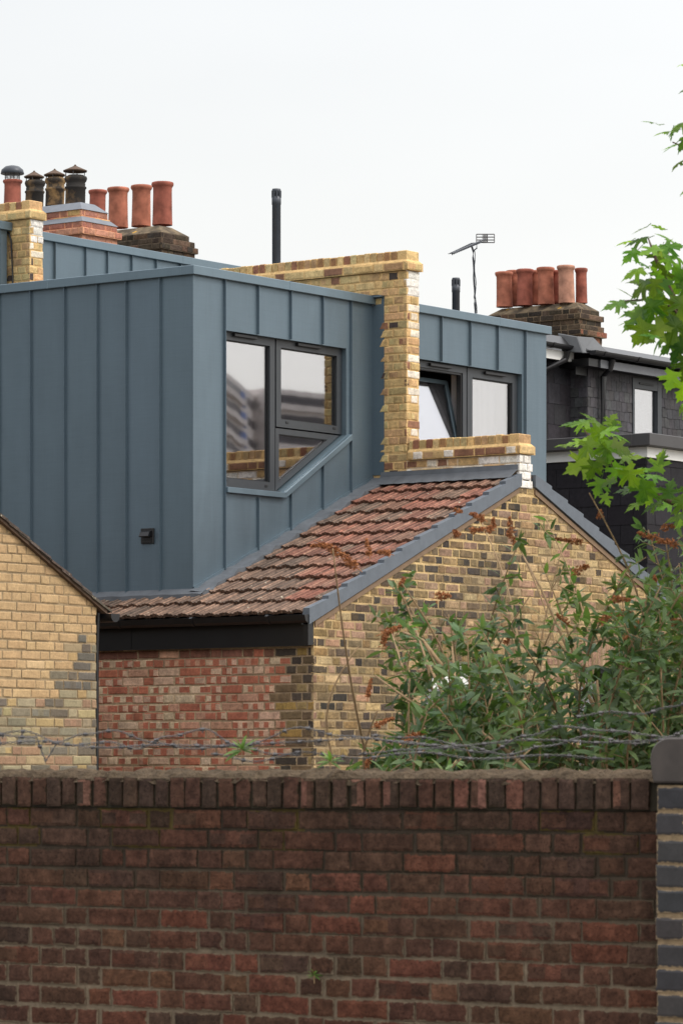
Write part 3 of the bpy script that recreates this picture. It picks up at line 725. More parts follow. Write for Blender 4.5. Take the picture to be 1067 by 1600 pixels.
# the open sash, hinged at the bottom, tilted into the room
tl = math.tan(R(13)); hz = 6.63; sl0, sl1 = 3.40, sm-.05
def TL(a, z, d): return (a, Y0+.045+(z-hz)*tl+d, z-.02*(z-hz))
fr_ = MB(); pol = [(sl0, hz), (sl1, hz), (sl1, 7.34), (sl0, 7.34)]; qq = inset(pol, .04)
for i in range(4):
    j = (i+1) % 4; a_, c_, d_, e_ = pol[i], pol[j], qq[j], qq[i]
    fr_.hexa([TL(*a_, -.02), TL(*c_, -.02), TL(*d_, -.02), TL(*e_, -.02), TL(*a_, .04), TL(*c_, .04), TL(*d_, .04), TL(*e_, .04)])
sash = fr_.build('open_sash', M['zinc_trim'], d2)
b = MB(); b.prism(qq, TL, -.012, -.006); b.build('pane', M['glass'], sash)
b = MB(); b.prism([(sl1-.02, 7.2), (sl1+.0, 7.2), (sl1, 7.24), (sl1-.02, 7.24)], TL, .04, .05); b.build('stay', M['steel'], sash)
# curtains
def curtain(name, s0, s1, z0, z1, y, parent, seed):
    b = MB(); r = random.Random(seed); n = 60; rows = []
    for z in (z0, z1): rows.append(b.vs([(lerp(s0, s1, k/n), y+.03*math.sin(k*.75+seed)+.012*math.sin(k*1.9), z) for k in range(n+1)]))
    for k in range(n): b.face((rows[0][k], rows[0][k+1], rows[1][k+1], rows[1][k]))
    return b.build(name, M['curtain'], parent, smooth=True, fixn=False)
curtain('curtain', sm+.02, 5.34, 6.1, 7.5, DW+.24, d2, 3)
b = MB(); b.prism(inset(qq, -.005), TL, .012, .018); b.build('pane_backing', M['curtain'], sash)  # white sheet added behind the sash glass to imitate bright sky reflection

# ================================================================ PARTY WALL PARAPET AND PIER
PS0, PS1 = 3.02, 3.212; PW = 1.22
pw = thing('parapet_wall', 'yellow brick party wall stepping up to a tall pier between the two zinc dormers', 'brick wall', (3.12, 1.2, 6.2))
def pal_par(a, z, r, hd):
    q = r.random(); c = r.choice(PAR) if q < .86 else (rgb(136, 98, 76) if q < .95 else rgb(72, 62, 58))
    c = jit(c, r, .1)
    return [c, jit(mixc(c, r.choice(PAR), .7), r, .1)] if r.random() < .35 else c
def white_some(p):
    def f(a, z, r, hd):
        c = pal_par(a, z, r, hd)
        if r.random() < p: c = jit(mixc(WHT, PAR[0], r.uniform(0, .35)), r, .05)
        return c
    return f
bk = MB()
bk.box((PS0+.002, PW+.002, 6.1), (PS1-.002, 5.9, 8.16), ORM); bk.box((PS0+.002, .004, 6.0), (PS1-.002, PW+.002, 6.43), ORM)
bk.build('wall_core', [M['mortar']], pw)
z6 = 6.285
mo = lambda a, z: mixc(ORM, BUFF, .3+.3*nz3(a*5, z*5))
w1 = Wall((PS0, PW, 0), (0, 1, 0), (-1, 0, 0), 31)
# tall left face: narrow strip in front of the zinc, toothed where the flashing meets it
w2 = Wall((PS0, 1.475, 0), (0, -1, 0), (-1, 0, 0), 32)
w2.lay(0, .255, z6-.075, 8.16, pal_par, mo, tooth=.022, e0=.012, e1=.006, w0=0)
w3 = Wall((PS0, 5.9, 0), (0, -1, 0), (-1, 0, 0), 33)
w3.lay(0, 5.9-1.475-.012, 7.86, 8.16, pal_par, mo, w0=1)
w4 = Wall((PS0, PW, 0), (1, 0, 0), (0, -1, 0), 34)     # end of the tall wall
def pal_end(a, z, r, hd):
    if z > 7.93: return jit(WHT, r, .04) if z > 8.0 or a > .1 else jit(rgb(60, 54, 52), r)
    c = pal_par(a, z, r, hd)
    return jit(mixc(WHT, PAR[0], r.uniform(.1, .5)), r, .05) if (a > .1 and r.random() < .4) else c
w4.lay(0, PS1-PS0, 6.585, 8.16, pal_end, lambda a, z: WHT if z > 7.93 else mo(a, z), e0=.006, e1=.006)
w5 = Wall((PS0, PW, 0), (0, -1, 0), (-1, 0, 0), 35)    # low stretch, left face
w5.lay(0, PW+.004, z6, z6+.15, white_some(.35), lambda a, z: mixc(ORM, WHT, .4), e1=.006, w0=1)
w6 = Wall((PS0, 0, 0), (1, 0, 0), (0, -1, 0), 36)      # white painted end of the low stretch
w6.lay(0, PS1-PS0, 6.135, z6+.15, lambda a, z, r, h: jit(WHT, r, .04), lambda a, z: WHT, e0=.008, e1=.006, d=.016)
for k, wq in enumerate((w2, w3, w4, w5, w6)):
    wq.b.build('brickwork', [M['brick_clean'], M['mortar']], pw)
# creasing course (proud) and brick-on-edge coping, for both heights
def coping(parent, s0, s1, wa, wb, zc, pal, seed, mf=ORM, white_end=False, low=.075):
    r = random.Random(seed); b = MB(); b.mort = mf
    W_ = Wall((s0-.028, wb, 0), (0, -1, 0), (-1, 0, 0), seed); W_.lay(0, wb-wa+.028, zc, zc+low, pal, lambda a, z: mf, e1=.006, w0=1)
    W_.b.build('creasing_course', [M['brick_clean'], M['mortar']], parent)
    W_ = Wall((s0-.028, wa-.028, 0), (1, 0, 0), (0, -1, 0), seed+1); W_.lay(0, s1-s0+.056, zc, zc+low, pal, lambda a, z: mf, e0=.006, e1=.006, w0=0)
    W_.b.build('creasing_course', [M['brick_clean'], M['mortar']], parent)
    c = MB(); c.box((s0-.024, wa-.024, zc+.002), (s1+.024, wb, zc+low-.001), mf)
    # mortar fillet
    z0 = zc+low-.001; z1 = z0+.03
    c.hexa([(s0-.026, wa-.026, z0), (s1+.026, wa-.026, z0), (s1+.026, wb, z0), (s0-.026, wb, z0), (s0+.004, wa+.004, z1), (s1-.004, wa+.004, z1), (s1-.004, wb, z1), (s0+.004, wb, z1)], mf)
    c.box((s0+.008, wa+.008, z1-.012), (s1-.008, wb, zc+low+.098), mixc(mf, (0, 0, 0), .25))
    c.build('mortar_fillet', [M['mortar']], parent)
    soldier_row(b, lambda a, z, d: (d, a, z), wa+.11, wb, zc+low+.004, zc+low+.106, s1, s0, lambda a, r: jit(r.choice(PAR+[rgb(140, 96, 74), rgb(150, 112, 76)]), r, .12), r)
    # stopped end: a stretcher across
    soldier_row(b, lambda a, z, d: (a, d, z), s0, s1, zc+low+.004, zc+low+.106, wa+.10, wa, lambda a, r: jit(r.choice(PAR), r, .1), r, w=s1-s0)
    b.build('brick_coping', [M['brick_clean']], parent)
coping(pw, PS0, PS1, PW, 5.9, 8.163, pal_par, 51)
coping(pw, PS0, PS1, .0, PW-.03, 6.438, white_some(.15), 61)
b = MB(); b.box((PS0-.006, 1.465, 6.32), (PS0-.002, DW, 7.95)); b.poly([(PS0-.01, 1.44, 7.94), (PS0-.01, 2.0, 7.94), (PS0-.08, 2.0, 7.955), (PS0-.05, 1.5, 7.955)])
b.box((PS0-.05, 1.47, 7.935), (PS0-.004, DW, 7.95))
b.build('wall_flashing', M['zinc'], pw)

# ================================================================ REAR ROOF: upper party wall, long rear dormers
rp = thing('parapet_wall', 'yellow brick upstand with white patches at the upper left, cable clipped to it', 'brick wall', (3.12, 6.5, 7.8))
RWW = 5.73; RT = 9.02
bk = MB(); bk.box((PS0+.002, RWW+.002, 7.7), (PS1-.002, 9.2, RT), ORM); bk.build('wall_core', [M['mortar']], rp)
q = Wall((PS0, RWW+.27, 0), (0, -1, 0), (-1, 0, 0), 71); q.lay(0, .27, 7.745, RT, pal_par, mo, tooth=.022, e0=.012, e1=.006); q.b.build('brickwork', [M['brick_clean'], M['mortar']], rp)
def pal_rend(a, z, r, hd):
    return jit(WHT, r, .05) if (z > 8.82 and r.random() < .85) else (jit(mixc(WHT, PAR[0], .35), r) if r.random() < .2 else pal_par(a, z, r, hd))
q = Wall((PS0, RWW, 0), (1, 0, 0), (0, -1, 0), 72); q.lay(0, PS1-PS0, 7.745, RT, pal_rend, lambda a, z: WHT if z > 8.85 else mo(a, z), e0=.006, e1=.006); q.b.build('brickwork', [M['brick_clean'], M['mortar']], rp)
q = Wall((PS0, 9.2, 0), (0, -1, 0), (-1, 0, 0), 73); q.lay(0, 9.2-RWW-.27-.012, 8.72, RT, pal_par, mo); q.b.build('brickwork', [M['brick_clean'], M['mortar']], rp)
coping(rp, PS0, PS1, RWW, 9.2, RT+.003, pal_par, 81)
cz = lambda x, y: (PS0-.02,)+on_s(x, y, PS0-.02)
b = MB(); b.tube([(PS0-.02, RWW+.9, 8.92), (PS0-.02, RWW+.34, 8.93), (PS0-.02, RWW+.25, 8.90), (PS0-.02, RWW+.22, 8.82), (PS0-.02, RWW+.20, 8.4), (PS0-.02, RWW+.19, 7.8)], .009, 6); b.build('cable', M['gutter'], rp)
def rear_dormer(label, s0, s1, zt, seams, w=5.98):
    t = thing('rear_dormer', label, 'dormer', ((s0+s1)/2, w+1, 7))
    b = MB(); b.poly([(s0, w, 5.0), (s1, w, 5.0), (s1, w, zt-.08), (s0, w, zt-.08)])
    for s in seams: seam(b, (s, w, 5.0), (s, w, zt-.08), Nw)
    b.build('front_cladding', M['zinc'], t)
    b = MB(); b.box((s0, w-.04, zt-.08), (s1+.04, w+.12, zt)); b.box((s0, w+.12, zt-.10), (s1, 9.3, zt-.03)); b.box(((s0+s1)*.5, w-.042, zt-.083), ((s0+s1)*.5+.012, w+.12, zt+.003)); b.build('roof_edge_trim', M['zinc_trim'], t, bevel=.004)
    b = MB(); b.box((s0+.01, w+.05, 5.0), (s1-.01, 9.25, zt-.1)); b.build('body', M['zinc'], t)
    return t
sm5 = [on_w(x, 400, 5.98)[0] for x in (85, 133, 167, 205, 243, 281, 317)]
rd = rear_dormer('long zinc clad roof dormer behind, below the chimney stacks', PS1+.004, 8.1, 8.965, sm5+[sm5[-1]+.4*k for k in range(1, 4)])
b = MB(); b.box((5.05, 5.6, 7.9), (5.55, 5.95, 8.0)); b.build('roof_kerb', M['zinc_trim'], rd)
rear_dormer('sliver of zinc clad dormer at the left edge behind the cabled brick upstand', -1.0, PS0-.05, 9.0, [1.0, 1.4, 1.8, 2.2, 2.6, 2.85])
b = MB(); b.box((.4, 5.95, 4.5), (8.1, 9.2, 5.2)); b.box((-1.5, 6.1, 0), (18, 14, 5.0)); o = b.build('terrace_body', M['room']); tag(o, 'plain main body of the terrace under the dormers', 'house')

# ================================================================ CHIMNEYS, POTS, FLUES, AERIAL
def pot(parent, x, ytop, ybot, wpx, D, mat, kind='roll', lean=0.):
    c = at(x, ybot, D); h = (ybot-ytop)/F*D; r = wpx/2/F*D
    b = MB()
    if kind == 'roll':
        prof = [(r*.93, 0), (r*.90, h*.2), (r*.86, h*.75), (r*.87, h*.87), (r*.93, h*.89), (r*1.0, h*.92), (r*1.03, h*.955), (r*.99, h*.99), (r*.88, h), (r*.80, h), (r*.78, h*.6)]
    else:   # tall moulded pot with two rings
        prof = [(r*.92, 0), (r*.92, h*.52), (r*1.0, h*.55), (r*1.0, h*.60), (r*.88, h*.62), (r*.90, h*.70), (r*.86, h*.74), (r*.98, h*.80), (r*1.05, h*.88), (r*1.0, h*.95), (r*.8, h*.97), (r*.72, h), (r*.66, h), (r*.64, h*.6)]
    b.lathe(c, prof, 28, cap=False)
    lr = random.Random(int(x)); lx, ly = lr.uniform(-.035, .035), lr.uniform(-.03, .03)
    b.v = [(p[0]+(p[2]-c.z)*lx, p[1]+(p[2]-c.z)*ly, p[2]) for p in b.v]
    return b.build('chimney_pot', M[mat], parent, smooth=True, fixn=False)
def cowl(pt, x, ytop, wpx, D, ybase, kind='cone'):
    r = wpx/2/F*D; c = at(x, ytop, D); hb = (ybase-ytop)/F*D
    b = MB()
    if kind == 'cone':
        b.lathe(c, [(.02, -.005), (.03, -.012), (r*.5, -.03), (r, -.062), (r*.97, -.075), (r*.5, -.05), (.01, -.045)], 20)
        b.lathe(c+Vector((0, 0, -.01)), [(.008, 0), (.014, .012), (.004, .022)], 8); b.build('cowl', M['bark'], pt, smooth=False)
    else:
        b.lathe(c, [(.03, -.005), (r*.6, -.018), (r*.92, -.055), (r*1.0, -.10), (r*.96, -.105), (.02, -.085)], 24); b.build('cowl', M['flue'], pt, smooth=True)
    l = MB()
    for k in range(4):
        l = MB(); t = k*math.pi/2+.5; u = Vector((math.cos(t), math.sin(t), 0)); q = .78 if kind == 'cone' else .62
        l.tube([c+u*r*q*(1.12 if kind == 'cone' else 1)+Vector((0, 0, -.075)), c+u*r*q+Vector((0, 0, -hb*.5)), c+u*r*q*.98+Vector((0, 0, -hb))], .006, 5)
        l.build('cowl_leg', M['steel'], pt)
    if kind != 'cone':
        l = MB()
        for k in range(5):
            z = -.11-k*(hb-.12)/5; l.tube([c+Vector((math.cos(t), math.sin(t), 0))*r*.62+Vector((0, 0, z)) for t in [2*math.pi*q/16 for q in range(17)]], .0025, 4)
        l.build('cowl_cage', M['steel'], pt)

def stack(label, corner, ls, lw, zt, courses, pal, mcol, matn='brick_clean', over=()):
    """corner=(s,w) nearest corner; extends +s by ls and +w by lw; courses listed from the top: (n, proud)"""
    s0, w0 = corner; t = thing('chimney_stack', label, 'chimney', (s0+ls/2, w0+lw/2, zt-2))
    z = zt; k = 0
    core = MB()
    for n, pr in courses:
        zl = z-n*.075
        a = Wall((s0-pr, w0+lw+pr, 0), (0, -1, 0), (-1, 0, 0), 100+k); a.lay(0, lw+2*pr, zl, z, pal, lambda a, z: mcol, e1=.006, w0=k)
        a.b.build('brickwork', [M[matn], M['mortar']], t)
        a = Wall((s0-pr, w0-pr, 0), (1, 0, 0), (0, -1, 0), 200+k); a.lay(0, ls+2*pr, zl, z, pal, lambda a, z: mcol, e0=.006, e1=.006, w0=k+1)
        a.b.build('brickwork', [M[matn], M['mortar']], t)
        core.box((s0-pr+.004, w0-pr+.004, zl+.001), (s0+ls+pr-.001, w0+lw+pr-.001, z-.001), mcol); z = zl; k += 1
    core.build('stack_core', [M['mortar']], t)
    return t
# stack A: rebuilt orange brick with grey flaunching, sooty capped pots
cA = (on_w(128, 340, 9.4)[0], 9.4); zA = on_w(128, 326, 9.4)[1]
def palA(a, z, r, hd): 
    return jit(r.choice([rgb(172, 122, 100), rgb(164, 112, 90), rgb(180, 130, 106)]) if z < zA-.26 else r.choice([rgb(160, 110, 92), rgb(146, 98, 84), rgb(182, 152, 100), rgb(154, 106, 86)]), r, .1)
sA = stack('orange and yellow brick chimney stack with sloped grey mortar bands and capped sooty pots', cA, .49, 1.6, zA, [(1, -.02), (1, .0), (1, .06), (1, .10), (1, .06), (9, .02)], palA, rgb(206, 150, 116))
b = MB()
def flaunch(b, s0, w0, ls, lw, z, pr, h, ins):
    b.hexa([(s0-pr, w0-pr, z), (s0+ls+pr, w0-pr, z), (s0+ls+pr, w0+lw+pr, z), (s0-pr, w0+lw+pr, z), (s0-pr+ins, w0-pr+ins, z+h), (s0+ls+pr-ins, w0-pr+ins, z+h), (s0+ls+pr-ins, w0+lw+pr-ins, z+h), (s0-pr+ins, w0+lw+pr-ins, z+h)])
flaunch(b, *cA, .49, 1.6, zA+.0, .0, .10, .12); flaunch(b, *cA, .49, 1.6, zA-.152, .075, .07, .075)
b.build('flaunching', M['flaunch'], sA)
for x, yt, yb, wp, mt, cy, cw, kd in ((118, 274, 320, 34, 'blackpot', 258.5, 38, 'moulded'), (86, 277, 322, 32, 'sooty', 265, 34, 'moulded'), (54, 281, 326, 31, 'blackpot', 268, 32, 'moulded')):
    D = 44.3 if x > 100 else (44.8 if x > 60 else 45.3)
    p = pot(sA, x, yt, yb, wp, D, mt, kd); cowl(p, x, cy, cw, D, yt+6)
p = pot(sA, 20, 281, 330, 30, 43.5, 'terracotta_deep', 'roll')
cowl(p, 20, 258, 37, 43.5, 282, 'dome')
# stack B: old mossy stack with four terracotta pots
cB = (on_w(252, 360, 11.6)[0], 11.6); zB = on_w(252, 362, 11.6)[1]
OLD = [rgb(74, 64, 54), rgb(64, 56, 48), rgb(86, 72, 58), rgb(58, 52, 46), rgb(96, 76, 62)]
palO = lambda a, z, r, hd: jit(r.choice(OLD), r, .2)
sB = stack('old blackened chimney stack speckled with lichen carrying four red pots, at the left', cB, .56, 1.8, zB, [(1, .0), (1, .05), (1, .08), (1, .05), (9, .02)], palO, rgb(92, 80, 66), 'brick_dark')
b = MB(); flaunch(b, *cB, .56, 1.8, zB+.001, .0, .11, .16); b.build('flaunching', M['lichen'], sB)
for x, yt, yb, wp, mt, D in ((152, 297, 352, 29, 'terracotta_deep', 50.4), (185, 293, 356, 34, 'terracotta', 49.9), (221, 290, 354, 33, 'terracotta', 49.5), (254, 285, 352, 34, 'terracotta_deep', 49.0)):
    pot(sB, x, yt, yb, wp, D, mt)
# stack C: weathered stack with eight pots on the right
cC = (on_w(904, 480, 9.6)[0], 9.6); zC = on_w(904, 481, 9.6)[1]
palC = lambda a, z, r, hd: jit(r.choice(OLD+([rgb(150, 108, 86), rgb(140, 92, 74)] if z < zC-.32 else [])), r, .18)
DC = math.hypot(cC[0]-CS, cC[1]-CW)
lwC = cC[1]; wleft = on_s(762, 482, cC[0])[0]-cC[1]
sC = stack('wide dark weathered chimney stack crowded with terracotta pots, right of the aerial', cC, .50, wleft, zC, [(1, .0), (1, .05), (1, .02), (1, .05), (1, .08), (10, .03)], palC, rgb(120, 104, 84), 'brick_dark')
b = MB(); flaunch(b, *cC, .50, wleft, zC+.001, .0, .10, .14); b.build('flaunching', M['lichen'], sC)
DD = lambda s, w: (s-CS)*B+(w-CW)*A
for x, yt, yb, wp, mt, back in ((803, 423, 478, 25, 'terracotta', 1), (836, 423, 476, 24, 'terracotta', 1), (869, 423, 474, 24, 'terracotta_deep', 1), (908, 419, 474, 20, 'terracotta_deep', 1),
                             (788, 425, 480, 28, 'terracotta', 0), (819, 421, 478, 27, 'terracotta_deep', 0), (853, 418, 476, 28, 'terracotta', 0), (885, 415, 474, 28, 'terracotta_pale', 0)):
    w_ = on_s(x, yb, cC[0]+(.36 if back else .14))[0]; pot(sC, x, yt, yb, wp, DD(cC[0]+(.36 if back else .14), w_), mt)
# flues
def flue(label, x, yt, yb, wpx, D):
    c = at(x, yb, D); h = (yb-yt)/F*D; r = wpx/2/F*D
    t = thing('flue_pipe', label, 'flue', c)
    b = MB(); b.lathe(c, [(r*.94, -1.2), (r*.94, h-.16), (r*1.02, h-.155), (r*1.02, h-.09), (r*.9, h-.085), (r*.9, h-.075), (r*.4, h-.075)], 24, cap=False); b.build('pipe', M['flue'], t, smooth=True)
    b = MB(); b.lathe(c, [(r*.55, h-.09), (r*.98, h-.028), (r*1.0, h-.02), (r*.9, h-.002), (r*.3, h)], 24)
    for k in range(8):
        q = k*math.pi/4; u = Vector((math.cos(q), math.sin(q), 0))*r*.92
        b.tube([c+u+Vector((0, 0, h-.09)), c+u+Vector((0, 0, h-.02))], .009, 4)
    b.build('slotted_cap', M['flue'], t)
flue('tall dark metal flue pipe rising behind the brick parapet', 432, 295, 405, 14.5, 37.5)
flue('shorter dark metal flue pipe beside the aerial', 712, 434, 492, 13, 41)
DA = 42.5; a0 = at(742.5, 495, DA); a1 = at(739, 392, DA)
ae = thing('tv_aerial', 'television aerial with toothed boom and grid reflector on a thin wavy mast', 'aerial', a0-Vector((0, 0, .8)))
b = MB(); r = random.Random(4)
b.tube([a0-Vector((0, 0, .8))]+[a0.lerp(a1, k/10)+Vector((math.sin(k*1.9)*.006, 0, 0)) for k in range(11)], .012, 6)
b.tube([a0-Vector((0, 0, .8))]+[a0.lerp(a1, k/14)+Vector((.012*math.sin(k*1.1), -.016, 0)) for k in range(15)], .005, 5)
b.build('mast', M['flue'], ae)
p0 = at(706, 396, DA-.4); p1 = at(745, 379, DA); p2 = at(757, 374, DA+.1)
b = MB(); b.tube([p0, p1, p2], .010, 6)
bd = (p1-p0).normalized(); sdv = bd.cross(Vector((0, 0, 1))).normalized(); upv = sdv.cross(bd)
for k in range(16):
    p = p0.lerp(p1, k/15); b.tube([p-sdv*.09*(.6+.4*k/15)-upv*0, p+sdv*.09*(.6+.4*k/15)], .0035, 4); b.tube([p, p-upv*.018], .008, 4)
b.tube([a1, at(736.5, 384, DA)], .012, 5); b.tube([a1, at(744.5, 388, DA), at(744.5, 379, DA)], .008, 5)
b.build('boom', M['flue'], ae)
b = MB(); x0, x1, y0, y1 = 744, 772, 366, 379
for y in (366, 370.5, 375, 379): b.tube([at(x0, y, DA+.12), at(x1, y, DA+.12)], .006, 4)
for x in (744, 754, 761, 772): b.tube([at(x, y0, DA+.12), at(x, y1, DA+.12)], .006, 4)
for x in (756, 758, 760): b.tube([at(x, y0, DA+.12), at(x, y1, DA+.12)], .007, 4)
b.build('reflector', M['steel'], ae)

# ================================================================ CREAM PAINTED HOUSE, LEFT
ch = thing('brick_house', 'cream painted brick house end at the left edge with a dark tiled sloping roof', 'house', (-3.5, 2.5, 0))
CWW = 1.0; CE = -1.578; CP = .535; CZ = 4.955
def pal_cream(a, z, r, hd):
    s = CE-a
    row = int(round(z/.075)); dx = a        # distance from the corner
    mixed = [rgb(120, 112, 94), rgb(142, 130, 104), rgb(102, 94, 82), rgb(152, 136, 102), rgb(162, 140, 98), rgb(144, 116, 92), rgb(114, 108, 96), rgb(158, 146, 116)]
    lim = .19 if row % 2 else .32
    if z > 4.70: lim = 0
    elif z < 4.40: lim += .16
    if z < 4.30: lim += .10
    if z < 4.20 or dx < lim: 
        c = jit(r.choice(mixed if z < 4.2 else mixed[:3]+[rgb(98, 92, 84), rgb(150, 134, 104), rgb(160, 134, 94)]), r, .14)
        if not hd and r.random() < .3: return [c, jit(r.choice(mixed), r), c]
        return c
    c = mixc(rgb(182, 154, 114), rgb(174, 144, 106), r.random())
    if r.random() < .03: c = rgb(192, 164, 124)
    return jit(c, r, .035)
def mort_cream(a, z): return mixc(rgb(156, 134, 102), rgb(136, 122, 98), .3 if z > 4.2 else .8)
q = Wall((CE, CWW, 0), (-1, 0, 0), (0, -1, 0), 91)
q.lay(0, 4.2, 3.0, 7.2, pal_cream, mort_cream, e0=.006)
q.b.build('gable_wall', [mat_attr('painted_brick', mort=True, smear=.35, bump=.9, bd=.006, pit=.3, var=.13, patch=.08, stain=.14), M['mortar']], ch, clips=[((CE, CWW, CZ), (CP, 0, 1))])
b = MB(); b.box((-5.75, CWW+.02, 0), (CE-.01, 5.5, 2.995), WC); b.box((CE-.12, CWW+.01, 2.995), (CE, 5.5, CZ-.02), WC)
b.build('side_wall', [M['mortar']], ch)
def zc(s): return CZ+CP*(CE-s)
b = MB(); r = random.Random(9); nT = 34
for i in range(nT):   # lapped plain tiles, thick ragged verge
    s0 = CE+.14-i*.125; s1 = s0-.24; jz = r.uniform(-.004, .004)
    for k in range(24):
        w0 = CWW-.055+k*.19+(i % 2)*.0; w1 = w0+.185
        c = jit(rgb(84, 74, 66), r, .2); j0 = r.uniform(-.006, .006) if k == 0 else 0
        b.hexa([(s0, w0+j0, zc(s0)+.022+jz), (s0, w1, zc(s0)+.022+jz), (s1, w1, zc(s1)+.004), (s1, w0+j0, zc(s1)+.004),
                (s0, w0+j0, zc(s0)+.040+jz), (s0, w1, zc(s0)+.040+jz), (s1, w1, zc(s1)+.020), (s1, w0+j0, zc(s1)+.020)], c)
b.build('roof', [M['tile']], ch)
b = MB()
b.hexa([(CE+.10, CWW-.04, zc(CE+.10)-.015), (-5.75, CWW-.04, zc(-5.75)-.015), (-5.75, 5.5, zc(-5.75)-.015), (CE+.10, 5.5, zc(CE+.1)-.015),
        (CE+.10, CWW-.04, zc(CE+.10)+.018), (-5.75, CWW-.04, zc(-5.75)+.018), (-5.75, 5.5, zc(-5.75)+.018), (CE+.10, 5.5, zc(CE+.1)+.018)])
b.build('verge_board', M['bark'], ch)
b = MB(); gc = Vector((CE+.14, 0, CZ-.075)); pts = [(gc.x+.055*math.cos(t), gc.z+.055*math.sin(t)) for t in [math.pi+math.pi*k/8 for k in range(9)]]
b.prism(pts+[(gc.x+.055, gc.z+.012), (gc.x-.055, gc.z+.012)], lambda x, z, d: (x, d, z), CWW-.09, 5.5); b.build('gutter', M['gutter'], ch)
b = MB(); b.box((CE+.005, CWW+.03, CZ-.13), (CE+.085, 5.5, CZ-.02)); b.tube([(CE+.05, CWW+.02, 4.9), (CE+.045, CWW+.03, 4.6), (CE+.045, CWW+.03, 3.0)], .02, 8); b.build('fascia', M['fascia'], ch)

# ================================================================ BLACK SLATE HOUSE, RIGHT
bh = thing('slate_house', 'black slate hung house with a small white curtained window at the right', 'house', (13, 6, 0))
def slates(name, O, U, N, a0, a1, z0, z1, tw, thh, parent, base, seed, ragged=0., holes=()):
    O, U, N = Vector(O), Vector(U), Vector(N); r = random.Random(seed); b = MB(); n = int((z1-z0)/thh)
    for i in range(n):
        zb = z1-(i+1)*thh; x = a0-(i % 2)*tw/2
        while x < a1:
            x0, x1 = max(x, a0), min(x+tw-.005, a1); x += tw
            if x1-x0 < .02 or any(h[0] < (x0+x1)/2 < h[1] and h[2] < zb+thh/2 < h[3] for h in holes): continue
            dz = r.uniform(-ragged, ragged); c = jit(base, r, .16); t = r.uniform(.0, .004)
            P = lambda a, z, d: O+U*a+N*d+Vector((0, 0, z))
            b.hexa([P(x0, zb+dz, .0), P(x1, zb+dz+r.uniform(-ragged, ragged)*.5, .0), P(x1, zb+dz, .010+t), P(x0, zb+dz, .010+t), P(x0, zb+thh, -.008), P(x1, zb+thh, -.008), P(x1, zb+thh, .006), P(x0, zb+thh, .006)], c)
    return b.build(name, [M['slate']], parent)
BLK = rgb(36, 34, 38); SLT = rgb(72, 71, 73)
LS, LW_ = 10.0, 3.02
slates('lower_slate_hanging', (LS, LW_, 0), (0, 1, 0), (-1, 0, 0), 0, 3.2, 3.0, 7.17, .33, .215, bh, BLK, 5)
slates('lower_slate_hanging', (LS, LW_, 0), (1, 0, 0), (0, -1, 0), 0, 6, 3.0, 7.17, .33, .215, bh, BLK, 6)
boxes('lower_body', M['fascia'], bh, ((LS+.012, LW_+.012, 0), (LS+6, 6.2, 7.15)))
zg = on_s(1009, 700, LS)[1]
boxes('white_fascia', M['white'], bh, ((LS-.03, LW_-.03, zg-.10), (LS-.005, 6.2, zg+.012)), ((LS-.005, LW_-.03, zg-.10), (LS+6, LW_-.005, zg+.012)))
b = MB(); b.box((LS-.14, LW_-.13, zg+.016), (LS+6, LW_+.1, zg+.15)); b.box((LS-.14, LW_+.1, zg+.016), (LS+.1, 6.2, zg+.15)); b.box((LS+.1, LW_+.1, zg+.016), (LS+6, 6.2, zg+.1))
b.build('flat_roof_edge', mat_plain('dark_roof_edge', rgb(62, 60, 60), .5, 0, .1, 4, .05), bh, bevel=.006)
UW = 5.6; US = on_w(917, 600, UW)[0]
wx0, wx1 = on_w(986, 600, UW)[0], on_w(1031, 600, UW)[0]; wz0, wz1 = 7.0, on_w(986, 590, UW)[1]
slates('upper_slate_hanging', (US, UW, 0), (1, 0, 0), (0, -1, 0), 0, 6, 7.2, 8.42, .115, .118, bh, SLT, 7, .006, holes=[(wx0-US, wx1-US, 0, wz1+.01)])
slates('upper_slate_hanging', (US, UW, 0), (0, 1, 0), (-1, 0, 0), 0, .24, 7.2, 8.42, .12, .118, bh, SLT, 8, .006)
slates('upper_slate_hanging', (US-4, UW+.24, 0), (1, 0, 0), (0, -1, 0), 0, 4, 7.1, 8.46, .26, .245, bh, rgb(46, 44, 48), 9)
boxes('upper_body', M['fascia'], bh, ((US+.012, UW+.22, 7.1), (US+6, 9, 8.5)), ((US-4, UW+.26, 7), (US+.01, 9, 8.5)), ((US+.012, UW+.012, 7.1), (wx0, UW+.22, 8.5)), ((wx1, UW+.012, 7.1), (US+6, UW+.22, 8.5)), ((wx0, UW+.012, wz1), (wx1, UW+.22, 8.5)))
f = MB(); t_ = .07
f.box((wx0, UW-.02, wz0), (wx0+t_*.6, UW+.06, wz1)); f.box((wx1-t_*1.3, UW-.02, wz0), (wx1, UW+.06, wz1)); f.box((wx0+t_*.6, UW-.018, wz1-.12), (wx1-t_*1.3, UW+.058, wz1))
w_ = f.build('window', M['frame'], bh)
boxes('pane', M['glass'], w_, ((wx0+.03, UW+.02, wz0), (wx1-.08, UW+.024, wz1-.1)))
boxes('trickle_vent', M['frame_black'], w_, ((wx0+.14, UW-.03, wz1-.07), (wx1-.2, UW-.02, wz1-.045)), bevel=.003)
boxes('pane_backing', mat_plain('pale_blue_blind', rgb(212, 224, 232), .8), w_, ((wx0+.03, UW+.05, wz0), (wx1-.08, UW+.06, wz1-.1)))
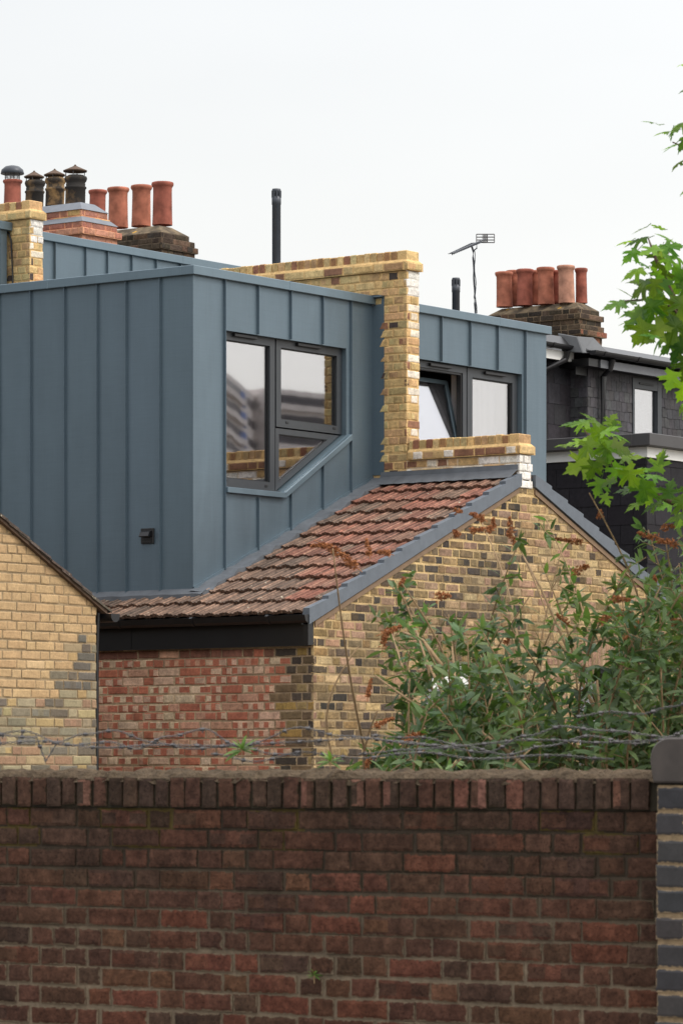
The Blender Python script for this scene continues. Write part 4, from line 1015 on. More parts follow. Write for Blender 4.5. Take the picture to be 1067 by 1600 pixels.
# eaves: soffit boards, gutters, hip end and downpipes
zf = 8.47
boxes('eaves_board', M['fascia'], bh, ((US-.25, UW-.18, zf-.07), (US+6, UW+.3, zf+.02)), ((US-.25, UW+.0, zf-.16), (US+6, UW+.02, zf-.06)))
boxes('grey_fascia', mat_plain('grey_fascia', rgb(96, 98, 102), .5), bh, ((US-.02, UW-.20, zf-.075), (US+6, UW-.182, zf+.02)))
boxes('white_soffit', M['white'], bh, ((US-4, UW+.06, zf-.01), (US-.2, UW+.09, zf+.10)))
b = MB()
def gut(s0, s1, w, z, r_=.055):
    pts = [(w-r_*math.cos(t), z-r_*math.sin(t)) for t in [math.pi*k/8 for k in range(9)]]
    b.prism(pts, lambda x, z, d: (d, x, z), s0, s1)
    k = s0+.2
    while k < s1:
        b.prism([(w-(r_+.008)*math.cos(t), z+.002-(r_+.008)*math.sin(t)) for t in [math.pi*q/8 for q in range(9)]], lambda x, z, d: (d, x, z), k, k+.05); k += .75
gut(US-.3, US+6, UW-.26, zf+.10); gut(US-4, US-.26, UW-.0, zf+.16)
b.tube([(US-.42, UW+.0, zf+.10), (US-.42, UW+.03, zf+.0), (US-.62, UW+.18, zf-.12), (US-.66, UW+.19, zf-.3), (US-.60, UW+.19, 7.0)], .036, 10)
b.tube([(US+.18, UW-.24, zf+.04), (US+.18, UW-.2, zf-.08), (US+.24, UW-.07, zf-.15), (US+.24, UW-.06, 7.0)], .036, 10)
b.build('gutter', M['gutter'], bh)
b = MB()   # roof above the eaves
b.hexa([(US-.32, UW-.24, zf+.10), (US+6, UW-.24, zf+.10), (US+6, 9.2, zf+.12), (US-.32, 9.2, zf+.12), (US-.12, UW+.1, zf+.24), (US+6, UW+.1, zf+.24), (US+6, 9.0, zf+.3), (US-.12, 9.0, zf+.3)])
b.hexa([(US-4, UW+.0, zf+.17), (US-.33, UW+.0, zf+.17), (US-.33, 9.2, zf+.17), (US-4, 9.2, zf+.17), (US-4, UW+.12, zf+.28), (US-.33, UW+.12, zf+.28), (US-.33, 9, zf+.3), (US-4, 9, zf+.3)])
b.build('roof', M['gutter'], bh)
b = MB(); b.hexa([(US-.40, UW-.20, zf+.06), (US+.05, UW-.27, zf+.10), (US+.1, UW+.1, zf+.12), (US-.40, UW+.1, zf+.10), (US-.34, UW-.08, zf+.27), (US+.02, UW-.08, zf+.29), (US+.1, UW+.2, zf+.33), (US-.34, UW+.2, zf+.33)])
b.build('hip_end', M['slate'] if 0 else mat_plain('hip_lead', rgb(74, 76, 78), .6, 0, .2, 8, .2), bh, bevel=.01)

# ================================================================ STREET BOUNDARY WALL
bw = thing('boundary_wall', 'long soot darkened red brick wall across the foreground with rough mortar on top', 'brick wall', (RW+.1, -9, 2.1))
def pal_bw(a, z, r, hd):
    q = r.random(); up = max(0, min(1, (z-3.22)/.2))
    c = r.choice([rgb(76, 54, 44), rgb(70, 52, 43), rgb(84, 56, 45), rgb(74, 56, 45), rgb(80, 58, 46)]) if q < .72 else (r.choice([rgb(68, 55, 45), rgb(64, 53, 45)]) if q < .84 else r.choice([rgb(94, 60, 47), rgb(90, 66, 50), rgb(92, 57, 45)]))
    c = mixc(c, rgb(74, 54, 46), .3); c = mixc(c, rgb(62, 50, 42), up*.6); c = (c[0]*1.14, c[1]*1.04, c[2]*.97); c = jit(c, r, .14)
    if hd: return c
    if r.random() < .45: d = jit(mixc(c, r.choice([rgb(62, 48, 42), rgb(96, 60, 47)]), .5), r); return r.choice([[c, d], [d, c], [c, d, c]])
    return c
def mort_bw(a, z):
    k = max(0, min(1, (3.30-z)/.45+.35*nz3(a*2, z*2)))
    c = mixc(rgb(58, 48, 37), rgb(116, 102, 84), k)
    if z > 3.3 and nz3(a*3, z*3, 5) > .25: c = rgb(78, 66, 32)
    return c
WA0, WA1 = -3.5, on_s(1031, 1300, RW)[0]   # w at left and right ends
q = Wall((RW, WA0, 0), (0, -1, 0), (-1, 0, 0), 121)
q.lay(0, WA0-WA1, 2.125, 3.475, pal_bw, mort_bw, w0=1, d=.007, inset=.012, sl=.222, hl=.107)
# a few spalled faces
for (x, y, wd, c) in ((843, 1452, .17, rgb(96, 74, 72)), (22, 1276, .08, rgb(150, 96, 80)), (1010, 1236, .05, rgb(150, 92, 78))):
    pass
q.b.build('brickwork', [M['brick_dark'], M['mortar']], bw)
q = Wall((RW, WA1-.62, 0), (0, -1, 0), (-1, 0, 0), 125); q.lay(0, 5, 2.125, 3.475, pal_bw, mort_bw, w0=1, d=.007, inset=.012, sl=.222, hl=.107)
q.b.build('brickwork', [M['brick_dark'], M['mortar']], bw)
b = MB(); b.box((RW+.012, WA1-5.62, 2.0), (RW+.215, WA1-.60, 3.58), rgb(70, 56, 46)); b.build('wall_core', [M['mortar']], bw)
b = MB(); b.box((RW+.012, WA1, 2.0), (RW+.215, WA0, 3.475), rgb(70, 56, 46)); b.build('wall_core', [M['mortar']], bw)
r = random.Random(77); b = MB(); b.mort = rgb(52, 44, 36); b.mat = 0
b.mat = 0
q = Wall((RW-.012, WA0, 0), (0, -1, 0), (-1, 0, 0), 122); a = 0
while a < WA0-WA1-.03:
    t = r.random(); c = jit(r.choice([rgb(76, 58, 48), rgb(84, 60, 49), rgb(70, 55, 46)]), r, .12); w_ = .065+r.uniform(-.004, .004)
    cols = c
    if t < .09: cols = [jit(rgb(108, 76, 63), r), c]
    elif t < .15: cols = [c, jit(rgb(114, 82, 70), r)]
    elif t < .17: cols = jit(rgb(104, 70, 58), r)
    q.brick(a, min(a+w_, WA0-WA1), 3.482+r.uniform(-.004, .004), 3.588+r.uniform(-.006, .004), cols, d=.006+r.uniform(-.003, .004), back=-.22, mort=rgb(58, 48, 36), inset=.010); a += w_+.009+r.uniform(-.001, .003)
q.b.mat = 1; q.b.box((RW-.006, WA1, 3.476), (RW+.215, WA0, 3.585), rgb(48, 42, 30)); q.b.mat = 0
q.b.build('brick_on_edge_coping', [M['brick_dark'], M['mortar']], bw)
# rough weathered mortar capping
b = MB(); NW = 560; NS = 9; g_ = []
for i in range(NW+1):
    w = lerp(WA0, WA1, i/NW)
    for j in range(NS+1):
        t = j/NS; s = RW-.016+.25*t
        prof = .026*math.sin(math.pi*min(1, t*1.1+.0))**.6 if t < .95 else 0
        h = 3.586+prof+.016*nz3(w*9, s*14)+.012*nz3(w*31, s*40, 2)+.006*nz3(w*85, s*90, 4) - (.012 if j in (0, NS) else 0)
        h += .012*max(0, nz3(w*1.7, 1, 9))*(1 if 0 < j < NS else 0)
        g_.append((s+.010*nz3(w*22, t*3, 7), w, h))
idx = b.vs(g_)
for i in range(NW):
    for j in range(NS): b.face((idx[i*(NS+1)+j], idx[(i+1)*(NS+1)+j], idx[(i+1)*(NS+1)+j+1], idx[i*(NS+1)+j+1]))
i0 = b.vs([(RW-.014, lerp(WA0, WA1, i/NW), 3.575) for i in range(NW+1)])
for i in range(NW): b.face((i0[i], i0[i+1], idx[(i+1)*(NS+1)], idx[i*(NS+1)]))
b.build('mortar_capping', M['moss_mortar'], bw, fixn=False)

# blue brick pier at the right
pr0 = RW-.12; pw0 = on_s(1027, 1300, pr0)[0]
bp = thing('brick_pier', 'dark blue engineering brick pier with rounded cap at the right edge of the wall', 'brick pier', (pr0+.3, pw0-.3, 2.1))
eng = mat_attr('engineering_brick', rough=.5, mort=True, smear=.1, bump=.35, bd=.003, pit=.2, var=.18, spec=.5)
pal_e = lambda a, z, r, hd: jit(r.choice([rgb(46, 45, 47), rgb(42, 41, 44), rgb(52, 49, 50), rgb(50, 45, 44)]), r, .12)
zt_ = on_s(1040, 1227, pr0)[1]
q = Wall((pr0, pw0, 0), (0, -1, 0), (-1, 0, 0), 131); q.lay(0, .69, zt_-.087*17, zt_, pal_e, lambda a, z: rgb(140, 120, 92), ch=.087, joint=.012, e0=.006, bond='stretcher', sl=.225)
q.b.build('brickwork', [eng, M['mortar']], bp)
q = Wall((pr0+.69, pw0, 0), (-1, 0, 0), (0, 1, 0), 132); q.lay(0, .69, zt_-.087*17, zt_, pal_e, lambda a, z: rgb(140, 120, 92), ch=.087, joint=.012, e0=.006, bond='stretcher', sl=.225)
q.b.build('brickwork', [eng, M['mortar']], bp)
b = MB(); b.box((pr0+.01, pw0-.69, 2.0), (pr0+.69, pw0-.01, zt_-.001), rgb(150, 132, 104)); b.build('pier_core', [M['mortar']], bp)
b = MB(); hc = on_s(1040, 1156, pr0)[1]-zt_; pts = []
for k in range(9):
    t = math.pi/2*k/8; pts.append((-.012+.075*(1-math.cos(t)) , hc-.075+.075*math.sin(t)))
x = pw0+.012; k = 0
prof = [(0, 0)]+pts
mirror = [(.69-p[0]-.0, p[1]) for p in prof[::-1]]
poly = prof+mirror
w_c = pw0+.014
b.prism(poly, lambda a, z, d: (pr0+d, w_c-a, zt_+.008+z), -.012, .225); b.prism(poly, lambda a, z, d: (pr0+d, w_c-a, zt_+.008+z), .235, .46); b.prism(poly, lambda a, z, d: (pr0+d, w_c-a, zt_+.008+z), .47, .70)
b.build('rounded_cap', mat_plain('bullnose_brick', rgb(70, 63, 58), .5, 0, .45, 9, .3), bp, bevel=.006)

# ================================================================ BARBED WIRE ON THE WALL
def wire(label, pts, D, seed, amp=2.):
    """twisted two-strand wire through picture-plane points at distance D, with barbs"""
    r = random.Random(seed); P = []
    for (x0, y0), (x1, y1) in zip(pts, pts[1:]):
        n = max(2, int(abs(x1-x0)/7))
        for k in range(n):
            t = k/n; ts = t*t*(3-2*t)
            P.append((lerp(x0, x1, t), lerp(y0, y1, ts)))
    P.append(pts[-1])
    c = [at(x, y+amp*nz3(x*.02, seed), D+.06*math.sin(x*.013+seed)) for x, y in P]
    t = thing('barbed_wire', label, 'barbed wire', c[len(c)//2], group='rusty barbed wire strands strung along the wall top')
    b = MB(); L = 0; A_, B_ = [], []
    for k in range(len(c)-1):
        for q in range(4):
            p = c[k].lerp(c[k+1], q/4); L += (c[k+1]-c[k]).length/4; ph = L*130
            o = Vector((0, 0, 1))*math.cos(ph)*.0035+Vector((A, -B, 0))*math.sin(ph)*.001+Vector((B, A, 0))*math.sin(ph)*.0035
            A_.append(p+o); B_.append(p-o)
    b.tube(A_, .0016, 5); b.tube(B_, .0016, 5); b.build('strand', M['steel'], t, fixn=False)
    k = r.randint(2, 6)
    while k < len(A_)-1:
        b = MB(); p = (A_[k]+B_[k])/2
        for q in range(4):
            d = Vector((r.gauss(0, 1), r.gauss(0, 1), r.gauss(0, 1))).normalized()*.016; b.tube([p-d*.2, p+d], [.0028, .001], 4)
        b.tube([p-Vector((A, -B, 0))*.008, p+Vector((A, -B, 0))*.008], .0075, 6)
        k += r.randint(17, 26); b.build('barb', M['steel'], t, fixn=False)
WS = [
 ("barbed wire strand sagging from the left edge, then humping over the red brick", [(-40, 1152), (40, 1143), (100, 1164), (170, 1160), (215, 1170), (262, 1150), (320, 1140), (372, 1166), (430, 1178), (470, 1180)], 14.45),
 ("long low barbed wire strand running level across the whole width", [(-40, 1163), (60, 1158), (160, 1168), (250, 1164), (345, 1166), (450, 1160), (560, 1154), (700, 1166), (830, 1156), (950, 1160), (1110, 1150)], 14.3),
 ("barbed wire strand dipping below the others at the left then looping up in the middle", [(-40, 1146), (58, 1152), (66, 1175), (72, 1190), (90, 1160), (130, 1148), (178, 1142), (240, 1160), (300, 1170), (390, 1162), (470, 1136), (530, 1150), (640, 1160), (700, 1170)], 14.6),
 ("barbed wire strand climbing in an arch in front of the bushes", [(560, 1178), (640, 1172), (700, 1168), (760, 1176), (820, 1150), (880, 1136), (960, 1142), (1040, 1152), (1110, 1120)], 14.2),
 ("upper barbed wire strand curving down past the white window", [(580, 1150), (650, 1152), (720, 1164), (790, 1180), (850, 1166), (920, 1150), (990, 1162), (1060, 1150), (1110, 1160)], 14.7),
 ("short loose barbed wire strand rising to the right edge near the pier", [(900, 1120), (950, 1112), (1000, 1116), (1050, 1104), (1110, 1082)], 14.9),
 ("barbed wire strand lying just above the mortar capping in the middle", [(330, 1178), (400, 1190), (470, 1176), (560, 1184), (650, 1176), (760, 1186), (860, 1180), (960, 1186)], 14.25),
]
for k, (lb, pts, D) in enumerate(WS): wire(lb, pts, D, 41+k)

# ================================================================ LEAVES
def leafmesh(b, o, d, n, L, shape, col, curl=.15):
    """leaf from base o along d, face normal ~n"""
    d = d.normalized(); s = d.cross(n)
    if s.length < .05: s = d.cross(Vector((1, 0, 0)))
    s.normalize(); n = s.cross(d)
    pts, cen = shape
    vs = [o+s*(x*L)+d*(y*L)+n*(L*(-curl*(x*x*1.6+(y-.2)**2*.9)+abs(x)*.12)) for x, y in pts]
    c = o+s*(cen[0]*L)+d*(cen[1]*L)
    i = b.vs([c]+vs); m = len(vs)
    for k in range(m): b.face((i[0], i[1+k], i[1+(k+1) % m]), col)
LANCE = ([(0, 0), (.09, .13), (.145, .33), (.125, .6), (.06, .85), (0, 1.), (-.06, .85), (-.125, .6), (-.145, .33), (-.09, .13)], (0, .45))
hf = [(0, .0), (.10, -.03), (.24, -.05), (.40, -.12), (.37, .0), (.46, .08), (.34, .15), (.24, .22), (.36, .30), (.50, .36), (.70, .48), (.55, .50), (.56, .62), (.42, .55), (.28, .50), (.17, .48), (.20, .62), (.32, .74), (.20, .78), (.15, .92), (.07, .92), (0, 1.14)]
MAPLE = (hf+[(-x, y) for x, y in hf[-2:0:-1]], (0, .32))

# ---- buddleia thicket
def bush(label, root, tips, D0_, seed, dens=1., limbs=None):
    r = random.Random(seed); base = at(root[0], 1300, D0_); base.z = 0
    t = thing('buddleia_bush', label, 'bush', base, group='buddleia bushes behind the wall')
    st, lf = MB(), MB(); fl = []
    for (x, y, kind) in tips:
        D = D0_+r.uniform(-1.3, 1.3); tip = at(x, y, D)
        bx = lerp(root[0], x, r.uniform(.45, .8))+r.uniform(-20, 20); b0 = at(bx, 1330+r.uniform(0, 60), D0_+r.uniform(-.6, .6))
        n = 12; P = []
        bow = Vector((A, -B, 0))*r.uniform(-.26, .26)+Vector((0, 0, r.uniform(0, .1)))
        for k in range(n+1):
            q = k/n; P.append(b0.lerp(tip, q)+bow*math.sin(math.pi*q))
        ln = (tip-b0).length; st.tube(P, [lerp(.009, .003, k/n) for k in range(n+1)], 5)
        L0 = .0 if kind != 'bare' else 9
        # opposite pairs of leaves, denser to the tip
        if kind != 'bare':
            q = .22+r.uniform(0, .12); ang = r.random()*6
            while q < 1.0:
                f = q*n; k = min(int(f), n-1); p = P[k].lerp(P[k+1], f-k); ax = (P[k+1]-P[k]).normalized()
                u = ax.cross(Vector((B, A, 0))).normalized(); v = ax.cross(u)
                ang += math.pi/2+r.uniform(-.3, .3)
                for sg in (0, math.pi):
                    if r.random() < .12: continue
                    o = u*math.cos(ang+sg)+v*math.sin(ang+sg); L = r.uniform(.07, .13)*(1.1-.45*max(0, q-.7)/.3)
                    dd = o*1.+ax*r.uniform(.15, .9)+Vector((0, 0, r.uniform(-.55, .15)))
                    g_ = r.choice([r.uniform(.45, .8), r.uniform(.8, 1.2), r.uniform(.9, 1.4)]); c = (g_*r.uniform(.9, 1.15), g_, g_*r.uniform(.75, 1.2))
                    leafmesh(lf, p, dd, ax+Vector((r.uniform(-.4, .4), r.uniform(-.4, .4), .6)), L, LANCE, c, r.uniform(.1, .5))
                    # short side shoot with small leaves
                    if r.random() < .42*dens:
                        e = p+(o+ax*.8).normalized()*r.uniform(.05, .14); st.tube([p, e], [.0025, .0015], 4)
                        for m_ in range(7):
                            w = Vector((r.gauss(0, 1), r.gauss(0, 1), r.gauss(.3, 1))).normalized()
                            leafmesh(lf, p.lerp(e, .4+.6*r.random()), w, Vector((r.gauss(0, 1), r.gauss(0, 1), 1)), r.uniform(.04, .09), LANCE, c, .3)
                q += r.uniform(.035, .06)/max(ln, .3)/dens*1.1
    for pts_ in (limbs or []):
        P = [at(x, y, D0_-.5+.1*k) for k, (x, y) in enumerate(pts_)]; st.tube(P, [lerp(.010, .004, k/(len(P)-1)) for k in range(len(P))], 6)
    st.build('stems', M['stem'], t, fixn=False, smooth=True)
    o = lf.build('leaves', M['budd'], t, fixn=False)
    return t
def flowers(parent, lst, D0_, seed):
    r = random.Random(seed)
    for (x, y, ang, Lpx, wpx) in lst:
        b = MB(); D = D0_+r.uniform(-.5, .3); c = at(x, y, D); L = Lpx/F*D; w = wpx/F*D
        ax = (Vector((A, -B, 0))*math.cos(R(ang))+Vector((0, 0, 1))*math.sin(R(ang))+Vector((B, A, 0))*r.uniform(-.4, .4)).normalized()
        u = ax.cross(Vector((B, A, 0))).normalized(); v = ax.cross(u); bend = r.uniform(-.25, .1)*L
        for k in range(int(150*max(.5, Lpx/45))):
            q = r.random(); t = r.random()*6.28; rad = w*.5*(1.05-.75*q)*math.sqrt(r.random())
            p = c+ax*(q-.5)*L+Vector((0, 0, bend*(q-.3)**2*2))+u*math.cos(t)*rad+v*math.sin(t)*rad
            e = .0065; d1_, d2_ = [Vector((r.gauss(0, 1), r.gauss(0, 1), r.gauss(0, 1))).normalized()*e for _ in range(2)]
            b.poly([p-d1_, p+d2_, p+d1_, p-d2_]); b.poly([p-d1_*.8, p+d1_.cross(d2_)/e, p+d1_*.8, p-d1_.cross(d2_)/e])
        b.tube([c-ax*L*.75, c-ax*L*.2, c+ax*L*.4], [.002, .002, .001], 4)
        b.build('dead_flower_head', M['flower'], parent, fixn=False)
r = random.Random(500)
def env_l(x):   # upper outline of the foliage
    xs = [560, 600, 625, 660, 700, 740, 780, 820, 860, 900, 940, 980, 1020, 1070, 1130]
    ys = [1190, 1165, 1130, 1095, 1085, 1035, 1020, 1075, 1085, 1110, 1100, 985, 910, 860, 830]
    return float(np.interp(x, xs, ys))
def fill(n, x0, x1, seed):
    r = random.Random(seed); o = []
    for k in range(n):
        x = r.uniform(x0, x1); e = env_l(x); y = e+(1200-e)*r.random()**1.3*.95
        if (890 < x < 962 and r.random() < .75) or (x < 660 and r.random() < .4): continue
        o.append((x, y, 'leaf'))
    return o
T1 = [(622, 915, 'leaf'), (636, 940, 'leaf'), (605, 960, 'leaf'), (648, 985, 'leaf'), (660, 1000, 'leaf'), (700, 960, 'leaf'), (715, 985, 'leaf'), (690, 1000, 'leaf'), (730, 1000, 'leaf'), (755, 990, 'leaf'), (740, 1020, 'leaf'), (700, 1030, 'leaf'), (640, 1180, 'leaf'), (620, 1170, 'leaf'), (600, 1192, 'leaf'),
      (560, 1010, 'bare'), (640, 1060, 'bare'), (590, 1110, 'bare'), (520, 858, 'bare'), (612, 990, 'bare'), (752, 815, 'bare'), (628, 912, 'bare')]
T2 = [(853, 812, 'leaf'), (845, 880, 'leaf'), (812, 842, 'leaf'), (828, 930, 'leaf'), (870, 965, 'leaf'), (800, 985, 'leaf'), (868, 1000, 'leaf'), (860, 1045, 'leaf'), (797, 826, 'bare'), (905, 890, 'bare'), (880, 848, 'bare')]
T3 = [(1012, 828, 'leaf'), (968, 900, 'leaf'), (985, 880, 'leaf'), (1040, 850, 'leaf'), (1060, 880, 'leaf'), (1010, 930, 'leaf'), (982, 925, 'leaf'), (1048, 920, 'leaf'), (1070, 850, 'leaf'), (1090, 840, 'leaf'), (985, 950, 'leaf'), (975, 975, 'leaf'), (1060, 960, 'leaf'), (920, 770, 'bare'), (1030, 955, 'leaf')]
B1 = bush('left hand leafy green buddleia in front of the white sash window', (720, 0), T1+fill(38, 650, 830, 11), 17.0, 61, .88,
          [[(835, 1215), (800, 1180), (745, 1140), (700, 1122), (640, 1095), (585, 1055)], [(712, 1125), (690, 1080), (665, 1030), (650, 985)], [(700, 1130), (712, 1080), (706, 1010)], [(690, 1040), (660, 1000), (630, 988)]])
B2 = bush('middle buddleia with one tall thin shoot reaching up the gable', (850, 0), T2+fill(24, 770, 890, 12), 18.0, 62, .75, [[(960, 1215), (925, 1100), (880, 1000), (845, 920), (818, 870)], [(940, 1180), (935, 1100), (930, 1030)]])
B3 = bush('right hand buddleia growing highest, against the right edge of the picture', (1010, 0), T3+fill(54, 960, 1190, 13), 17.5, 63, .88)
flowers(B1, [(508, 852, 155, 50, 15), (540, 872, 140, 45, 18), (575, 856, 100, 26, 12), (600, 862, 160, 22, 12), (628, 908, 60, 16, 10), (612, 985, 20, 36, 15), (600, 1000, 80, 26, 14), (648, 1148, 30, 40, 13), (600, 1128, 25, 34, 12), (575, 1190, 60, 26, 12), (577, 1075, 80, 30, 10), (692, 930, 20, 26, 18), (712, 832, 120, 14, 12), (745, 806, 150, 26, 15), (757, 826, 170, 22, 13), (770, 818, 90, 16, 11), (742, 828, 20, 14, 11), (716, 798, 10, 12, 10)], 16.6, 71)
flowers(B2, [(797, 822, 100, 24, 15), (800, 842, 130, 24, 15), (888, 845, 172, 44, 11), (908, 888, 35, 28, 18), (878, 968, 145, 24, 16), (792, 1000, 60, 14, 10)], 17.6, 72)
flowers(B3, [(970, 936, 0, 28, 13), (973, 958, 20, 34, 17), (946, 966, 30, 22, 15), (990, 982, 45, 48, 16), (1000, 976, 20, 26, 18), (1012, 838, 170, 34, 13), (1042, 846, 165, 36, 15), (1060, 938, 10, 18, 14), (1058, 971, 10, 22, 12), (1044, 822, 20, 20, 14), (1045, 1098, 20, 28, 12), (1022, 905, 90, 12, 9), (937, 803, 90, 12, 12)], 17.2, 73)

# ---- sycamore tree at the right
DT = 17.0
tr = thing('sycamore_tree', 'sycamore tree whose bright green leafy branches reach in from the right edge', 'tree', (lambda p: (p.x, p.y, 0))(at(1420, 1200, DT)))
b = MB(); tb = at(1420, 1210, DT); tb.z = 0
b.tube([tb, tb+Vector((.02, 0, 1.5)), tb+Vector((-.03, .03, 3.2)), tb+Vector((.03, -.02, 5.)), tb+Vector((0, 0, 6.6)), tb+Vector((.05, 0, 8.2))], [.15, .11, .095, .075, .05, .015], 12); b.build('trunk', M['bark'], tr, smooth=True, fixn=False)
lf = MB(); r = random.Random(900)
toC = -Vector((B, A, 0)); RT = Vector((A, -B, 0)); UP = Vector((0, 0, 1))
def branch(pts, rad, D=DT):
    b = MB(); P = [at(x, y, D+k*.03) for k, (x, y) in enumerate(pts)]; n = len(P); b.tube(P, [lerp(rad, .003, k/(n-1)) for k in range(n)], 7); return b.build('branch', M['bark'], tr, smooth=True, fixn=False)
def leaf(x, y, Lpx, ang, face=.6, shade=1., D=DT, back=None):
    """leaf centred near (x,y), pointing at ang degrees (0=right, 90=up), face: how squarely it shows itself"""
    D += r.uniform(-.25, .25); L = Lpx/F*D; d = RT*math.cos(R(ang))+UP*math.sin(R(ang))-toC*r.uniform(-.35, .35)
    c = at(x, y, D); n = toC*face+UP*(1-face)+RT*r.uniform(-.35, .35)+UP*r.uniform(-.2, .3)
    g_ = shade*r.choice([r.uniform(.5, .8), r.uniform(.8, 1.3), r.uniform(1., 1.45)]); col = (g_*r.uniform(.85, 1.2), g_, g_*r.uniform(.7, 1.2))
    leafmesh(lf, c-d.normalized()*L*.45, d, n, L, MAPLE, col, r.uniform(.05, .45))
    pet = back or (c-d.normalized()*L*.45-d*L*.0+Vector((0, 0, 0)))
    e = c-d.normalized()*L*.45; lf2.tube([e, e-d.normalized()*L*.35+UP*.01], [.0013, .0016], 4)
lf2 = MB()
branch([(1420, 700), (1250, 640), (1130, 580), (1067, 500), (1040, 440), (1022, 400), (1012, 372)], .03)
branch([(1130, 580), (1080, 520), (1050, 480), (1010, 468), (975, 470)], .009)
branch([(1420, 960), (1250, 880), (1120, 810), (1060, 790), (1000, 762), (960, 730), (935, 700), (912, 672)], .022)
branch([(1420, 420), (1250, 330), (1150, 270), (1090, 240), (1050, 222)], .012)
branch([(1090, 240), (1080, 180), (1068, 140)], .006)
for (x, y) in ((1250, 100), (1600, 120), (1650, 420), (1640, 700), (1580, 900), (1300, 60), (1240, 480)): branch([(1420, y+260), (lerp(1420, x, .5), y+110), (x, y)], .02)
L_ = [ # upper cluster
 (1040, 372, 44, 150, .3), (995, 375, 50, 185, .35), (1015, 392, 52, 200, .5), (1048, 385, 52, 20, .5), (1028, 405, 48, 250, .7), (985, 398, 46, 215, .5), (1000, 440, 50, 170, .4), (1002, 412, 40, 150, .3), (1062, 405, 50, 330, .5),
 (1035, 430, 50, 260, .7), (990, 425, 50, 195, .3), (1060, 440, 62, 255, .85), (1030, 450, 56, 240, .8), (1000, 452, 54, 210, .6), (975, 470, 60, 175, .3), (960, 476, 52, 190, .3), (1015, 485, 60, 250, .8), (990, 500, 62, 225, .6), (1040, 490, 70, 250, .9), (1065, 480, 60, 280, .7),
 (1052, 515, 70, 245, .85), (1022, 520, 70, 220, .6), (1000, 520, 60, 240, .5), (1060, 548, 60, 235, .6), (1045, 540, 52, 215, .5), (1070, 575, 56, 260, .6), (1068, 610, 54, 240, .5), (1075, 640, 40, 230, .4), (1078, 455, 60, 300, .8), (1080, 520, 60, 300, .8),
 (1068, 425, 50, 45, .5), (980, 490, 40, 200, .3),
 # far upper sprays
 (1040, 205, 44, 180, .2), (1062, 196, 50, 200, .35), (1052, 228, 44, 195, .25), (1045, 232, 30, 210, .2), (1066, 222, 46, 230, .5), (1058, 256, 36, 215, .2), (1066, 100, 22, 180, .2), (1070, 140, 30, 200, .3), (1068, 298, 26, 215, .3),
 # middle branch
 (905, 660, 52, 175, .35), (890, 662, 40, 185, .25), (925, 655, 48, 140, .3), (900, 692, 56, 190, .3), (880, 695, 34, 178, .2), (930, 680, 60, 240, .85), (915, 700, 54, 225, .7), (950, 672, 46, 30, .3), (965, 680, 48, 350, .3), (905, 728, 66, 205, .75), (925, 735, 44, 250, .6),
 (948, 705, 60, 265, .85), (970, 700, 52, 330, .6), (985, 715, 50, 10, .35), (960, 740, 50, 240, .6), (935, 760, 44, 250, .55), (985, 745, 54, 300, .6), (1000, 735, 46, 20, .4), (975, 765, 44, 190, .3), (1005, 768, 58, 255, .8), (1025, 745, 48, 355, .35), (1030, 722, 50, 75, .6), (1018, 790, 48, 200, .35),
 (1045, 765, 50, 75, .55), (1040, 790, 48, 200, .4), (1055, 808, 44, 190, .4), (1070, 790, 56, 300, .6), (1062, 812, 40, 240, .5), (990, 790, 40, 205, .3), (1080, 760, 50, 50, .6), (955, 655, 36, 60, .3)]
for (x, y, l, a, f) in L_:
    leaf(x, y, l*.68, a, f, 1.0 if f > .5 else 1.3)
    if r.random() < .45: leaf(x+r.uniform(-26, 26), y+r.uniform(-22, 22), l*r.uniform(.4, .62), a+r.uniform(-50, 50), f*r.random(), 1.3)
for k in range(420):   # the crown outside the frame
    leaf(r.uniform(1110, 1700), r.gauss(480, 260), r.uniform(45, 75), r.uniform(180, 330), r.random(), 1., DT+r.uniform(-1.2, 1.2))
lf.build('leaves', M['maple'], tr, fixn=False); lf2.build('leaf_stalks', M['maple'], tr, fixn=False)

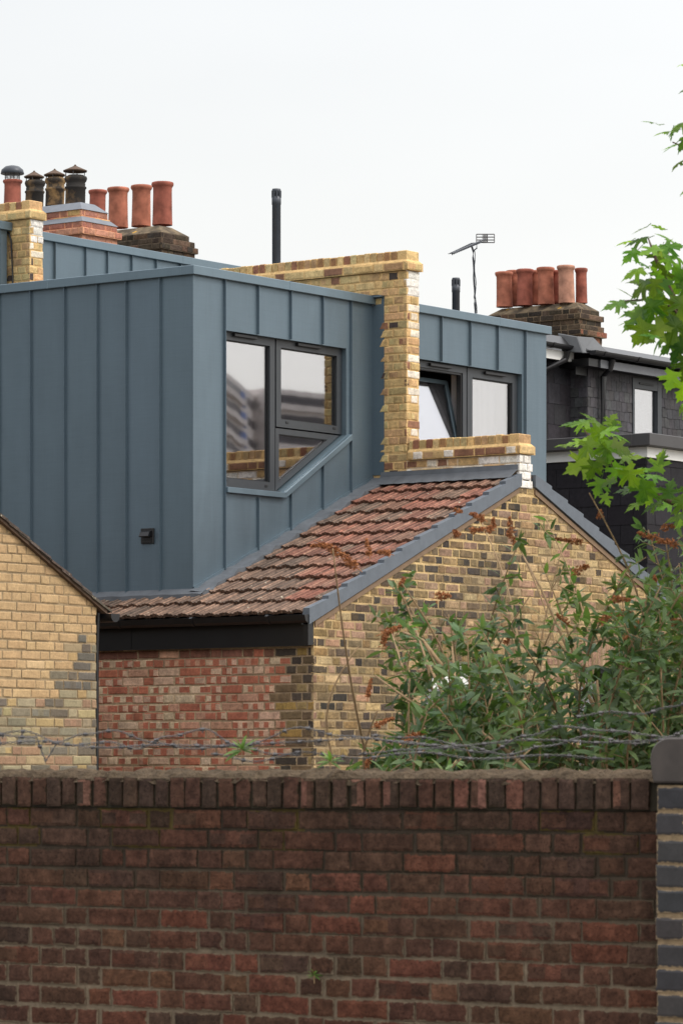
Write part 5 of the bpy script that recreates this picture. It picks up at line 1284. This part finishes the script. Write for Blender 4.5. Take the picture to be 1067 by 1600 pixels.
# ---- weeds on and over the wall
def weed(label, x, y, s_, n, Lpx, seed):
    r = random.Random(seed); w, z = on_s(x, y, s_); p = Vector((s_, w, z)); D = DD(s_, w)
    t = thing('wall_weed', label, 'weed', p); lf = MB(); st = MB()
    for k in range(n):
        a_ = lerp(-20, 200, k/(n-1))+r.uniform(-12, 12); d = RT*math.cos(R(a_))+UP*math.sin(R(a_))+toC*r.uniform(.1, .6)
        g_ = r.uniform(.9, 1.3); leafmesh(lf, p, d, UP+toC*.4, Lpx/F*D*r.uniform(.7, 1.15), LANCE, (g_, g_*1.1, g_*.6), .35)
    st.tube([p-UP*.03, p], .002, 5); st.build('stalk', M['stem'], t, fixn=False); lf.build('leaves', M['budd'], t, fixn=False)
weed('small green weed rooted in a joint of the dark brick wall', 491, 1524, RW-.012, 9, 16, 1)
weed('bright green seedling on top of the wall in front of the red brick', 378, 1172, RW+.1, 11, 30, 2)
weed('low bright green sprout on the wall top where the red and yellow bricks meet', 516, 1190, RW+.1, 9, 22, 3)

# ================================================================ TOWER BLOCKS ACROSS THE ROAD (seen mirrored in the windows)
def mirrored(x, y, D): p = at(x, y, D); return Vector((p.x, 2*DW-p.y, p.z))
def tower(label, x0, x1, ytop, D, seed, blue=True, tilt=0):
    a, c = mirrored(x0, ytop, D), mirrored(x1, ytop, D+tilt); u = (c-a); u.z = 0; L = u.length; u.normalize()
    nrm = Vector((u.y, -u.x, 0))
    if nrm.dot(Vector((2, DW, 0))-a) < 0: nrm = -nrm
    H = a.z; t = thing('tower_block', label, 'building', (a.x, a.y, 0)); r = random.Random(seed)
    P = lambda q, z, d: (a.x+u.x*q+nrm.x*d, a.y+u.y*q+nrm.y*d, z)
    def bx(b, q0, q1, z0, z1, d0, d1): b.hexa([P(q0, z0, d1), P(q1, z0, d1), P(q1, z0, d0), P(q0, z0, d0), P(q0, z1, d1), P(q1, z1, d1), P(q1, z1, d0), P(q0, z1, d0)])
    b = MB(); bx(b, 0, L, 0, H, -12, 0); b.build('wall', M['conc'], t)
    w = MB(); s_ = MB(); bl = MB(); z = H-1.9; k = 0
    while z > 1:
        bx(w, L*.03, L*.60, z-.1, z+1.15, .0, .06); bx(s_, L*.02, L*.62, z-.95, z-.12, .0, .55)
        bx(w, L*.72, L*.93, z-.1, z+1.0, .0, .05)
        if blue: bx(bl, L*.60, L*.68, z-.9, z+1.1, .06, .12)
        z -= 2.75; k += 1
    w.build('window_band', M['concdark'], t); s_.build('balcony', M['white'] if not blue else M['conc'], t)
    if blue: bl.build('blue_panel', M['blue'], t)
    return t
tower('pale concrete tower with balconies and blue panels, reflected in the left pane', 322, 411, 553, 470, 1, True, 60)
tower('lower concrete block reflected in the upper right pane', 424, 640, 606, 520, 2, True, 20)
